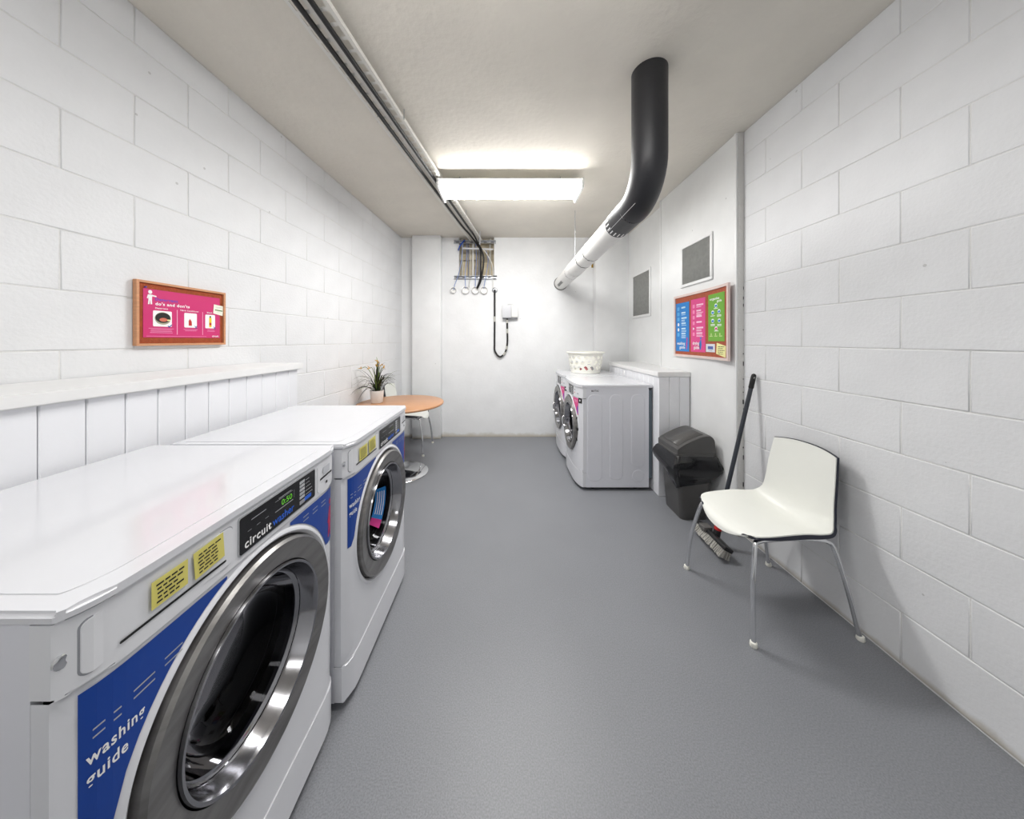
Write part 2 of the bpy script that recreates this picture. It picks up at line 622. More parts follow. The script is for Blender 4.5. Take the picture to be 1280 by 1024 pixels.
# left wall: origin at the back corner, local x towards the back
LANG = 90 - math.degrees(math.atan(SL))
LLEN = (YB - YF) / math.cos(math.atan(SL))
bm = bmesh.new()
add_box(bm, -LLEN - 0.05, 0.06, 0.0, 0.2, 0, CEIL)
wall_left = struct(bmobj('wall_left', bm, M_mortar))
wall_left.location = (XLB, YB, 0)
wall_left.rotation_euler = (0, 0, R(LANG))
def s_left(y):
    return (y - YB) / math.cos(math.atan(SL))
lay_blocks(wall_left, s_left(-0.2), 0.0, s_left(1.543), s_left(1.757))

# right block wall: local x runs towards the camera, origin at the partition edge
YE = 2.139
bm = bmesh.new()
add_box(bm, -0.05, YE - YF, 0.0, 0.2, 0, CEIL)
wall_right = struct(bmobj('wall_right', bm, M_mortar))
wall_right.location = (XR, YE, 0)
wall_right.rotation_euler = (0, 0, R(-90))
lay_blocks(wall_right, 0.0, YE + 0.2, YE - 1.955, YE - 1.7166)

# partition (smooth panels) on the right, with a ragged end edge and a step
YS = 3.209
bm = bmesh.new()
add_box(bm, XP, XR + 0.2, YE, YS, 0, CEIL, 0.002, 1)
struct(bmobj('wall_right_partition', bm, M_panel))
struct(box('wall_right_recess', XP2, XR + 0.2, YS, YB + 0.1, 0, CEIL, M_panel))
tr = struct(box('trim_1', XP + 0.004, XR - 0.001, YE - 0.004, YE, 0, CEIL, M_edge))
bm = bmesh.new()                      # chipped gap between the panel edge and the blocks
rng = random.Random(11)
z = 0.35
while z < 1.75:
    hgt = rng.choice((0.006, 0.01, 0.02, 0.03))
    add_box(bm, XR - rng.uniform(0.006, 0.010), XR - 0.004, YE - 0.0062, YE - 0.0042, z, z + hgt)
    z += hgt + rng.choice((0.03, 0.05, 0.09, 0.16))
c = bmobj('chipped_gap', bm, M_rubber, tr)
struct(box('trim_2', XP - 0.006, XP, YS - 0.03, YS, 0, CEIL, M_panel, None, 0.002))
struct(box('trim_3', XP - 0.007, XP, YE, YE + 0.022, 0, CEIL, M_panel, None, 0.002))

# ------------------------------------------------------------------ boxing with ledge behind the machines
def boards_run(parent, along, a0, a1, wdt, fixed, z0, z1, start=None):
    """vertical tongue-and-groove boards; along = 'y' (facing +-x) or 'x' (facing -y)"""
    a = a0 if start is None else start
    while a < a1 - 0.005:
        b0, b1 = max(a, a0), min(a + wdt, a1)
        if b1 - b0 > 0.006:
            g = 0.0011
            if along == 'y':
                box('board', fixed[0], fixed[1], b0 + g, b1 - g, z0, z1, M_board, parent, 0.003, 1)
            else:
                box('board', b0 + g, b1 - g, fixed[0], fixed[1], z0, z1, M_board, parent, 0.003, 1)
        a += wdt

lb = empty('boxing', (0, 0, 0))
tag(lb, 'white boarded boxing with a flat ledge behind the two washing machines, along the left wall', 'boxing')
LZ = 1.236
boards_run(lb, 'y', 0.10, 1.90, 0.0975, (-1.315, -1.300), 0, LZ - 0.038, 1.041 - 0.0975 * 10)
box('carcass', -1.325, -1.316, 0.10, 1.90, 0, LZ - 0.038, M_board, lb)
box('end_panel', xleft(1.9) + 0.012, -1.326, 1.88, 1.90, 0, LZ - 0.038, M_board, lb)
bm = bmesh.new()
poly = [(xleft(0.1) + 0.006, 0.10), (-1.28, 0.10), (-1.28, 1.925), (xleft(1.925) + 0.006, 1.925)]
lo = [bm.verts.new((x, y, LZ - 0.038)) for x, y in poly]
hi = [bm.verts.new((x, y, LZ)) for x, y in poly]
bm.faces.new(lo[::-1]); bm.faces.new(hi)
for i in range(4):
    bm.faces.new((lo[i], lo[(i + 1) % 4], hi[(i + 1) % 4], hi[i]))
bmesh.ops.bevel(bm, geom=list(bm.edges), offset=0.004, segments=2, affect='EDGES')
bmobj('ledge', bm, M_ledge, lb, True, 40)

rb = empty('boxing', (0, 0, 0))
tag(rb, 'white boarded boxing with a flat ledge behind the tumble dryers on the right', 'boxing')
RZ, RX, RY0, RY1 = 1.097, 1.3386, 2.673, 3.955
boards_run(rb, 'y', RY0 + 0.012, RY1, 0.0965, (RX + 0.012, RX + 0.027), 0, RZ - 0.043)
boards_run(rb, 'x', RX + 0.012, XP - 0.004, 0.0915, (RY0 + 0.008, RY0 + 0.023), 0, RZ - 0.043)
box('carcass', RX + 0.028, RX + 0.04, RY0 + 0.024, RY1, 0, RZ - 0.043, M_board, rb)
bm = bmesh.new()
poly = [(RX, RY0), (XP - 0.002, RY0), (XP - 0.002, YS), (XP2 - 0.002, YS + 0.002), (XP2 - 0.002, RY1), (RX, RY1)]
lo = [bm.verts.new((x, y, RZ - 0.043)) for x, y in poly]
hi = [bm.verts.new((x, y, RZ)) for x, y in poly]
bm.faces.new(lo[::-1]); bm.faces.new(hi)
for i in range(6):
    bm.faces.new((lo[i], lo[(i + 1) % 6], hi[(i + 1) % 6], hi[i]))
bmesh.ops.bevel(bm, geom=list(bm.edges), offset=0.004, segments=2, affect='EDGES')
bmobj('ledge', bm, M_ledge, rb, True, 40)

# ------------------------------------------------------------------ laundry machines
class Machine:
    """local frame: x to the right seen from the front, front faces -y, back at y = 0"""
    def __init__(s, name, loc, rot, W, H, DC, BULGE, feet, zd, power=3.5, lid=0.014, rear=0.015):
        s.pw, s.lt, s.rear = power, lid, rear
        s.W, s.H, s.DC, s.B, s.feet, s.zd = W, H, DC, BULGE, feet, zd
        s.e = empty(name, loc, rot)
        s.build()

    def yf(s, x, z=0):
        t = min(1.0, abs(2 * x / s.W))
        return -(s.DC + s.B * (1 - t ** s.pw))

    def outline(s, grow=0.0, front=0.0, back=0.0, n=28, inset_corner=0.0):
        """plan outline, from back-left to front and back-right"""
        hw = s.W / 2 + grow
        pts = [(-hw, -back)]
        for k in range(n + 1):
            x = hw * math.sin((-1 + 2 * k / n) * math.pi / 2)
            pts.append((x, s.yf(x * s.W / 2 / hw) - front))
        pts.append((hw, -back))
        return pts

    def slab(s, name, m, z0, z1, grow=0, front=0, back=0.0, bev=0.006, bev_sides=False):
        pts = s.outline(grow, front, back)
        bm = bmesh.new()
        lo = [bm.verts.new((x, y, z0)) for x, y in pts]
        hi = [bm.verts.new((x, y, z1)) for x, y in pts]
        bm.faces.new(lo[::-1]); top = bm.faces.new(hi)
        n = len(pts)
        for i in range(n):
            bm.faces.new((lo[i], lo[(i + 1) % n], hi[(i + 1) % n], hi[i]))
        if bev:
            bmesh.ops.bevel(bm, geom=list(top.edges), offset=bev, segments=3, affect='EDGES')
        return bmobj(name, bm, m, s.e, True, 35)

    def band(s, name, m, z0, z1, front, depth, grow=0.0, bev=0.004):
        """a curved front strip that wraps a little round both sides"""
        hw = s.W / 2 + grow
        n = 28
        outer = [(-hw, -s.DC + depth)]
        for k in range(n + 1):
            x = hw * math.sin((-1 + 2 * k / n) * math.pi / 2)
            outer.append((x, s.yf(x * s.W / 2 / hw) - front))
        outer.append((hw, -s.DC + depth))
        bm = bmesh.new()
        lo = [bm.verts.new((x, y, z0)) for x, y in outer]
        hi = [bm.verts.new((x, y, z1)) for x, y in outer]
        bm.faces.new(lo[::-1]); bm.faces.new(hi)
        N = len(outer)
        for i in range(N):
            bm.faces.new((lo[i], lo[(i + 1) % N], hi[(i + 1) % N], hi[i]))
        es = [e for e in bm.edges if abs(e.verts[0].co.z - e.verts[1].co.z) < 1e-6]
        if bev:
            bmesh.ops.bevel(bm, geom=es, offset=bev, segments=2, affect='EDGES')
        return bmobj(name, bm, m, s.e, True, 35)

    def build(s):
        W, H, f = s.W, s.H, s.feet
        hw = W / 2
        s.zc = H - 0.128          # underside of the console
        s.zk = 0.15 + f * 0.5     # top of the kick panel
        # cabinet: open-fronted box of sheet metal
        bm = bmesh.new()
        t = 0.012
        y0 = -s.DC + 0.026
        add_box(bm, -hw, -hw + t, y0, 0.0, f, H - s.lt - 0.0005)
        add_box(bm, hw - t, hw, y0, 0.0, f, H - s.lt - 0.0005)
        add_box(bm, -hw + t, hw - t, -0.03, -0.004, f, H - s.lt - 0.0005)
        add_box(bm, -hw + t, hw - t, y0, -0.03, f, f + 0.012)
        s.body = bmobj('cabinet', bm, M_enamel_side, s.e)
        box('rear_panel', -hw + 0.006, hw - 0.006, -0.004, s.rear, f + 0.08, H - 0.05, mat('rear_steel_gap_shade', (92, 104, 112), 0.45, 0.4), s.e, 0.004, 1)  # back sheet; its dark tone also paints the shaded gap behind
        # lid
        s.lid = s.slab('lid', M_lid, H - s.lt, H, 0.004, 0.010, -(s.rear if s.lt > 0.02 else 0), 0.006)
        s.lid_panel = s.slab('lid_panel', M_lid, H - 0.004, H + 0.0012, -0.028, -0.030, 0.035, 0.0011)
        s.lid_panel.parent = s.lid
        # console, kick panel
        s.console = s.band('console', M_console, s.zc, H - s.lt - 0.001, 0.004, 0.026, 0.001)
        s.kick = s.band('kick_panel', M_enamel, f, s.zk, 0.003, 0.026, 0.0005)
        # plinth shadow gap and feet
        for sx in (-1, 1):
            for yy in (-s.DC + 0.10, -0.10):
                lathe('foot', [(0.0, 0), (0.024, 0), (0.024, 0.008), (0.012, 0.012), (0.012, f), (0, f)], M_rubber, s.e, 12, centre=(sx * (hw - 0.07), yy, 0))
        # front panel with a round opening and a rolled lip
        zc, zk, zd = s.zc - 0.002, s.zk + 0.002, s.zd
        ro = 0.287
        angs = [2 * math.pi * k / 96 for k in range(96)]
        for cx, cz in ((hw, zc), (-hw, zc), (-hw, zk), (hw, zk)):
            a = math.atan2(cz - zd, cx) % (2 * math.pi)
            i = min(range(96), key=lambda q: abs(angs[q] - a))
            angs[i] = a
        rings = []
        bm = bmesh.new()
        for frac in (0, .2, .45, .7, 1.0):
            ring = []
            for a in angs:
                ca, sa = math.cos(a), math.sin(a)
                tx = (hw / abs(ca)) if abs(ca) > 1e-6 else 9
                tz = ((zc - zd) / sa) if sa > 1e-6 else (((zk - zd) / sa) if sa < -1e-6 else 9)
                R1 = min(tx, tz)
                rr = max(R1, ro) + (ro - max(R1, ro)) * frac
                x, z = rr * ca, zd + rr * sa
                ring.append(bm.verts.new((x, s.yf(x), z)))
            rings.append(ring)
        for rr, dy in ((ro - 0.004, -0.004), (ro - 0.010, -0.005), (ro - 0.016, 0.000), (ro - 0.019, 0.012), (ro - 0.024, 0.040), (0.20, 0.06)):
            ring = []
            for a in angs:
                x, z = rr * math.cos(a), zd + rr * math.sin(a)
                ring.append(bm.verts.new((x, s.yf(x) + dy, z)))
            rings.append(ring)
        for a, b in zip(rings, rings[1:]):
            for k in range(96):
                bm.faces.new((a[k], a[(k + 1) % 96], b[(k + 1) % 96], b[k]))
        # return flanges at the two sides
        for sx in (-1, 1):
            zs = [zk, (zk + zc) / 2, zc]
            va = [bm.verts.new((sx * hw, s.yf(sx * hw), z)) for z in zs]
            vb = [bm.verts.new((sx * hw, -s.DC + 0.0255, z)) for z in zs]
            for i in range(2):
                bm.faces.new((va[i], va[i + 1], vb[i + 1], vb[i]))
        bmesh.ops.remove_doubles(bm, verts=bm.verts, dist=1e-5)
        s.front = bmobj('front_panel', bm, M_enamel, s.e, True, 40)
        # door
        yd = s.yf(0)
        c = (0, yd, zd)
        s.door = lathe('door', [(0.256, 0.03), (0.264, 0.02), (0.264, -0.010), (0.258, -0.018), (0.214, -0.012), (0.207, -0.010), (0.207, 0.03)],
                       M_steel, s.e, 96, 'y', c, True, 30, close=True)
        lathe('inner_rim', [(0.2065, -0.006), (0.203, -0.017), (0.197, -0.016), (0.193, -0.006), (0.187, 0.022), (0.178, 0.034), (0.174, 0.036), (0.2065, 0.045)],
              mat('door_rim_chrome', (150, 150, 154), 0.14, 1.0), s.door, 96, 'y', c, True, 30, close=True)
        lathe('glass', [(0.183, 0.026), (0.172, 0.065), (0.14, 0.11), (0.09, 0.125), (0.0, 0.13)], M_glass, s.door, 64, 'y', c, True, 60)
        lathe('drum', [(0.185, 0.10), (0.245, 0.12), (0.25, 0.16), (0.25, 0.48), (0.0, 0.50)], M_drum, s.e, 64, 'y', c, True, 40)
        lathe('door_gasket', [(0.162, 0.082), (0.185, 0.075), (0.20, 0.085), (0.19, 0.11), (0.186, 0.118)], M_rubber, s.e, 64, 'y', c, True, 60)

def washer(loc, feet, H, led):
    W = 0.675
    m = Machine('washing_machine', loc, 90, W, H, 0.642, 0.026, feet, H - 0.420, 14)
    e = m.e
    sf = lambda x, z=0: m.yf(x) - 0.004     # console surface
    ff = m.yf
    hw = W / 2
    zt = H - 0.029
    # detergent drawer: raised outline, front and finger slot
    dx0, dx1, dz0, dz1 = -hw + 0.018, -hw + 0.250, H - 0.112, H - 0.032
    dr = sheet('detergent_drawer', rrect(dx0, dz0, dx1, dz1, 0.010), M_console, e, sf, -0.001, 0.0035)
    sheet('drawer_gap', rrect(dx0 - 0.002, dz0 - 0.002, dx1 + 0.002, dz1 + 0.002, 0.011), M_grey, dr, sf, -0.0009, 0.0016)
    sheet('finger_slot', rrect(dx0 + 0.036, dz0 + 0.012, dx1 - 0.016, dz0 + 0.0165, 0.002), M_slot, dr, sf, 0.0028, 0.0003)
    # control panel
    px0, px1, pz0, pz1 = -hw + 0.268, -hw + 0.540, H - 0.114, H - 0.030
    bez = sheet('control_panel', rrect(px0 - 0.003, pz0 - 0.003, px1 + 0.003, pz1 + 0.003, 0.006), M_key, e, sf, 0.0, 0.002)
    sheet('black_fascia', rrect(px0, pz0, px1, pz1, 0.005), M_black, bez, sf, 0.002, 0.0012)
    o3 = 0.0037
    text('lettering', 'circuit', px0 + 0.012, pz0 + 0.009, 0.0200, M_white, bez, sf, o3, 0.022, 0.080)
    text('lettering', 'washer', px0 + 0.096, pz0 + 0.009, 0.0200, M_textblue, bez, sf, o3, 0.015, 0.080)
    # display window
    strips('display_border', [(px0 + 0.105, pz0 + 0.040, px0 + 0.172, pz0 + 0.0418), (px0 + 0.105, pz0 + 0.067, px0 + 0.170, pz0 + 0.068),
                              (px0 + 0.176, pz0 + 0.044, px0 + 0.1766, pz0 + 0.066), (px0 + 0.118, pz0 + 0.070, px0 + 0.165, pz0 + 0.0715)], M_key, bez, sf, o3)
    text('display_digits', '0:50', px0 + 0.128, pz0 + 0.047, 0.0145, led, bez, sf, o3, 0.0, 0.040)
    # programme keys and their captions
    for i in range(5):
        z = pz0 + 0.024 + i * 0.0110
        sheet('programme_key', rrect(px0 + 0.200, z, px0 + 0.222, z + 0.0078, 0.001), M_key, bez, sf, o3 - 0.0008, 0.001)
    strips('key_captions', [(px0 + 0.226, pz0 + 0.026 + i * 0.0110, px0 + 0.226 + (0.032, 0.030, 0.024, 0.018, 0.016)[i], pz0 + 0.0275 + i * 0.0110) for i in range(5)], M_key, bez, sf, o3)
    sheet('start_key', rrect(px0 + 0.200, pz0 + 0.008, px0 + 0.222, pz0 + 0.0185, 0.001), M_grey, bez, sf, o3 - 0.0008, 0.001)
    sheet('blue_key', rrect(px0 + 0.222, pz0 + 0.010, px0 + 0.252, pz0 + 0.0205, 0.001), M_textblue, bez, sf, o3 - 0.0008, 0.001)
    strips('fascia_print', [(px0 + 0.030, pz0 + 0.0655, px0 + 0.075, pz0 + 0.0675)] + [(px0 + 0.020 + q * 0.026, pz0 + 0.044, px0 + 0.031 + q * 0.026, pz0 + 0.0452) for q in range(3)], M_grey, bez, sf, o3)
    # card reader panel
    cx0, cx1 = -hw + 0.556, -hw + 0.656
    cr = sheet('card_reader', rrect(cx0, pz0 - 0.002, cx1, pz1 + 0.002, 0.008), M_console, e, sf, -0.001, 0.0032)
    sheet('card_slot', rrect(cx0 + 0.012, pz0 + 0.034, cx1 - 0.012, pz0 + 0.0395, 0.001), M_slot, cr, sf, 0.0026, 0.0005)
    strips('card_print', [(cx0 + 0.03, pz0 + 0.046, cx0 + 0.07, pz0 + 0.070), (cx0 + 0.015, pz0 + 0.025, cx1 - 0.02, pz0 + 0.0262)], mat('print_pale', (196, 198, 204), 0.5), cr, sf, 0.0026)
    sheet('card_button', rrect(cx0 + 0.045, pz0 + 0.011, cx0 + 0.054, pz0 + 0.019, 0.001), M_slot, cr, sf, 0.0024, 0.0006)
    # lock at the side of the console
    lathe('side_lock', [(0.010, 0.0), (0.010, -0.004), (0.006, -0.005), (0.0, -0.004)], M_chrome, e, 16, 'y', (-hw + 0.006, ff(-hw + 0.006) - 0.002, H - 0.075))
    # blue guide decals beside the door
    zd = m.zd
    def lower(x):
        return zd + math.sqrt(max(0, 0.291 ** 2 - x * x))
    def decal(x0, x1, zlow, name):
        n = 14
        top, bot = [], []
        for k in range(n + 1):
            x = x0 + (x1 - x0) * k / n
            top.append((x, m.zc - 0.010))
            bot.append((x, min(m.zc - 0.012, max(lower(x), zlow if abs(x) > 0.285 else 0))))
        vs, fs = [], []
        for (xa, za), (xb, zb) in zip(bot, top):
            vs += [(xa, ff(xa) - 0.0012, za), (xb, ff(xb) - 0.0012, zb)]
        for k in range(n):
            fs.append((2 * k, 2 * k + 2, 2 * k + 3, 2 * k + 1))
        return pyobj(name, vs, fs, M_blue, e)
    d1 = decal(-hw + 0.018, -0.095, zd + 0.02, 'guide_decal')
    text('lettering', 'washing', -hw + 0.024, zd + 0.168, 0.018, M_white, d1, ff, 0.0018, 0.02, 0.066)
    text('lettering', 'guide', -hw + 0.024, zd + 0.138, 0.018, M_white, d1, ff, 0.0018, 0.02, 0.044)
    strips('decal_print', [(-hw + 0.03 + q * 0.045, zd + 0.215 + q * 0.006 - r * 0.012, -hw + 0.06 + q * 0.045, zd + 0.2175 + q * 0.006 - r * 0.012) for q in range(3) for r in range(2)],
           M_key, d1, ff, 0.0018)
    d2 = decal(0.100, hw - 0.018, zd + 0.10, 'guide_decal')
    strips('decal_print', [(0.155 + q * 0.045, zd + 0.262 - r * 0.012 - q * 0.002, 0.180 + q * 0.045, zd + 0.2645 - r * 0.012 - q * 0.002) for q in range(3) for r in range(2)],
           M_key, d2, ff, 0.0018)
    fig = [(0.286, 0.12), (0.292, 0.12), (0.298, 0.165), (0.301, 0.12), (0.307, 0.12), (0.308, 0.185), (0.312, 0.215), (0.304, 0.222), (0.298, 0.218), (0.290, 0.195), (0.284, 0.17), (0.289, 0.168), (0.293, 0.185), (0.292, 0.165)]
    sheet('figure_print', [(x, zd + z) for x, z in fig], M_red, d2, ff, 0.0016, 0.0003)
    sheet('figure_print', ell(0.303, zd + 0.236, 0.007, 0.010), M_red, d2, ff, 0.0016, 0.0003)
    return m

W1 = washer((-1.280, 0.762, 0), 0.035, 1.000, M_led)
tag(W1.e, 'white front-loading washing machine nearest the camera, 050 glowing on its display', 'washing machine', 'washing machines')
W2 = washer((-1.253, 1.465, 0), 0.030, 0.992, mat('led_dim', (84, 92, 44), 0.4))
tag(W2.e, 'white front-loading washing machine standing beside the round table, blue tag inside its door', 'washing machine', 'washing machines')

# blue instruction tag stuck on the glass of the second washer
def door_tag(m):
    """on the far wall of the glass bowl, just under its axis"""
    c = Vector((0, m.yf(0), m.zd))
    n = 10
    A0, A1 = 8, -62
    def pt(a, t, lift=0.0):
        r, dep = 0.1705 + (0.137 - 0.1705) * t, 0.060 + (0.103 - 0.060) * t
        return (c.x + (r - lift) * math.cos(a), c.y + dep - lift, c.z + (r - lift) * math.sin(a))
    def strip_(t0, t1, k0, k1, lift):
        vs, fs = [], []
        for k in range(k0, k1 + 1):
            a = R(A0 + (A1 - A0) * k / n)
            vs += [pt(a, t0, lift), pt(a, t1, lift)]
        for k in range(k1 - k0):
            fs.append((2 * k, 2 * k + 1, 2 * k + 3, 2 * k + 2))
        return vs, fs
    v, f = strip_(0, 1, 0, 8, 0.001)
    t = pyobj('instruction_tag', v, f, M_sky, m.door)
    v, f = strip_(0, 1, 8, 10, 0.001)
    pyobj('tag_end', v, f, M_hot, m.door)
    for q in range(4):
        v, f = strip_(0.14 + q * 0.2, 0.21 + q * 0.2, 1, 7, 0.002)
        pyobj('tag_print', v, f, M_white, t)
door_tag(W2)

# paper notes stuck on the detergent drawers
def note(m, x0, z0, x1, z1, tilt, label, seed, first):
    e = empty('paper_note', m.e.location, 90)
    sf = lambda x, z=0: m.yf(x) - 0.0075
    cx, cz = (x0 + x1) / 2, (z0 + z1) / 2
    def rot(p):
        a = R(tilt)
        return (cx + (p[0] - cx) * math.cos(a) - (p[1] - cz) * math.sin(a), cz + (p[0] - cx) * math.sin(a) + (p[1] - cz) * math.cos(a))
    nx = 4
    pts = [rot(p) for p in rect(x0, z0, x1, z1, nx)]
    sheet('paper', pts, M_yellow, e, sf, 0, 0.0006)
    rng = random.Random(seed)
    ww, hh = x1 - x0, z1 - z0
    marks = scribble(x0 + .1 * ww, z0 + .08 * hh, x1 - .08 * ww, z1 - .12 * hh, first, rng, 0.42, 4)
    vs, fs = [], []
    for a, b, c_, d in marks:
        i = len(vs)
        for p in ((a, b), (c_, b), (c_, d), (a, d)):
            q = rot(p)
            vs.append((q[0], sf(q[0]) - 0.0012, q[1]))
        fs.append((i, i + 1, i + 2, i + 3))
    pyobj('handwriting', vs, fs, M_ink, e)
    e['label'] = label
    e['category'] = 'note'
    e['group'] = 'yellow notes on the drawers'
    return e
h1, h2 = W1.H, W2.H
note(W1, -0.243, h1 - 0.083, -0.184, h1 - 0.036, 0, 'yellow handwritten note on the nearest washing machine drawer, the one farther from its display', 1, 5)
note(W1, -0.172, h1 - 0.086, -0.110, h1 - 0.033, 4, 'yellow handwritten note on the nearest washing machine drawer, beside its black display', 2, 6)
note(W2, -0.262, h2 - 0.094, -0.196, h2 - 0.042, 0, 'yellow handwritten note on the far washing machine drawer, the one farther from its display', 3, 5)
note(W2, -0.180, h2 - 0.090, -0.115, h2 - 0.036, 3, 'yellow handwritten note on the far washing machine drawer, beside its black display', 4, 5)

def dryer(loc):
    W, H = 0.67, 0.970
    m = Machine('tumble_dryer', loc, -90, W, H, 0.60, 0.052, 0.031, 0.545, 4.2, 0.026, 0.034)
    e, hw = m.e, W / 2
    sf = lambda x, z=0: m.yf(x) - 0.004
    ff = m.yf
    pz0, pz1 = H - 0.120, H - 0.034
    p = sheet('control_panel', rrect(-0.02, pz0, 0.165, pz1, 0.005), M_black, e, sf, 0, 0.003)
    for i in range(4):
        sheet('programme_key', rrect(0.105, pz0 + 0.012 + i * 0.018, 0.140, pz0 + 0.022 + i * 0.018, 0.002), M_key, p, sf, 0.0028, 0.001)
    strips('panel_print', [(0.0, pz0 + 0.012, 0.07, pz0 + 0.022), (0.0, pz0 + 0.05, 0.05, pz0 + 0.066)], M_grey, p, sf, 0.0038)
    c = sheet('coin_panel', rrect(0.185, pz0 - 0.002, 0.315, pz1 + 0.002, 0.006), M_console, e, sf, 0, 0.002)
    sheet('coin_slot', rrect(0.205, pz0 + 0.055, 0.222, pz0 + 0.062, 0.001), M_slot, c, sf, 0.002, 0.0004)
    sheet('coin_button', ell(0.213, pz0 + 0.030, 0.006, 0.006, 14), M_redplastic, c, sf, 0.002, 0.001)
    sheet('coin_return', rrect(0.262, pz0 + 0.022, 0.285, pz0 + 0.034, 0.002), M_key, c, sf, 0.002, 0.001)
    # pink guide decal to the right of the door, violet block below
    zd = m.zd
    n = 12
    def decal(x0, x1, zlo, mname, name, ztop):
        vs, fs = [], []
        for k in range(n + 1):
            x = x0 + (x1 - x0) * k / n
            zb = max(zlo, zd + math.sqrt(max(0, 0.291 ** 2 - x * x)) if abs(x) < 0.291 else zlo)
            zb = min(zb, ztop - 0.001)
            vs += [(x, ff(x) - 0.0012, zb), (x, ff(x) - 0.0012, ztop)]
        for k in range(n):
            fs.append((2 * k, 2 * k + 2, 2 * k + 3, 2 * k + 1))
        return pyobj(name, vs, fs, mname, e)
    d = decal(0.150, 0.272, zd + 0.13, M_pink2, 'guide_decal', m.zc - 0.010)
    strips('decal_print', [(0.19 + q * 0.025, zd + 0.262 - r * 0.012, 0.208 + q * 0.025, zd + 0.265 - r * 0.012) for q in range(3) for r in range(2)], M_white, d, ff, 0.0018)
    sheet('figure_print', [(0.255, zd + 0.15), (0.268, zd + 0.14), (0.268, zd + 0.21), (0.259, zd + 0.22), (0.252, zd + 0.19)], M_textblue2, d, ff, 0.0016, 0.0003)
    # number plate
    npn = sheet('number_plate', rrect(0.278, zd + 0.248, 0.322, zd + 0.298, 0.003), M_slot, e, ff, 0.001, 0.0015)
    sheet('plate_mark', ell(0.300, zd + 0.273, 0.007, 0.010, 14), M_white, npn, ff, 0.0026, 0.0003)
    # hinge blocks on the door side
    for dz in (-0.10, 0.0, 0.10):
        xx = math.sqrt(0.272 ** 2 - dz * dz)
        bx_ = box('hinge', xx - 0.008, xx + 0.010, ff(0.27) - 0.014, ff(0.27) + 0.02, zd + dz - 0.012, zd + dz + 0.012, M_rubber, e, 0.002, 1)
    # door handle, chrome bar on the opening side
    tube('door_handle', spline([(-0.20, ff(0) - 0.012, zd - 0.10), (-0.218, ff(0) - 0.028, zd - 0.085), (-0.230, ff(0) - 0.029, zd - 0.02), (-0.235, ff(0) - 0.014, zd)], 5), 0.011, M_chrome, m.door, 10)
    # pressed ribs on the right side panel (towards the camera)
    hx = hw
    def rib(y0, y1, z0, z1, r):
        pts = rrect(y0, z0, y1, z1, r, 6)
        ins = rrect(y0 + 0.006, z0 + 0.006, y1 - 0.006, z1 - 0.006, max(0.004, r - 0.006), 6)
        n = len(pts)
        vs = [(hx - 0.001, y, z) for y, z in pts] + [(hx + 0.0019, y, z) for y, z in ins]
        fs = [(i, (i + 1) % n, n + (i + 1) % n, n + i) for i in range(n)] + [tuple(range(n, 2 * n))]
        pyobj('pressed_rib', vs, fs, M_enamel_side, m.body, False)
    xb = loc[0]
    rib(0.746 - xb, 0.885 - xb, 0.085, 0.885, 0.06)
    rib(0.950 - xb, 1.075 - xb, 0.095, 0.885, 0.055)
    rib(1.145 - xb, 1.275 - xb, 0.215, 0.885, 0.055)
    rib(1.155 - xb, 1.270 - xb, 0.078, 0.193, 0.055)
    bpy.context.view_layer.update()
    # maker's name on the side
    t = text('lettering', 'MAYTAG', 0, 0, 0.017, M_ink, m.body, FLAT, 0, 0.02, 0.066)
    for v in t.data.vertices:
        x, z = v.co.x, v.co.z
        v.co = (hx + 0.001, (0.785 - xb) + x, 0.905 + z)
    return m

D1 = dryer((1.31, 3.115, 0))
tag(D1.e, 'white tumble dryer with its pressed steel side towards the camera, behind the black bin', 'tumble dryer', 'tumble dryers')
D2 = dryer((1.314, 3.805, 0))
tag(D2.e, 'white tumble dryer under the laundry basket, at the far wall', 'tumble dryer', 'tumble dryers')

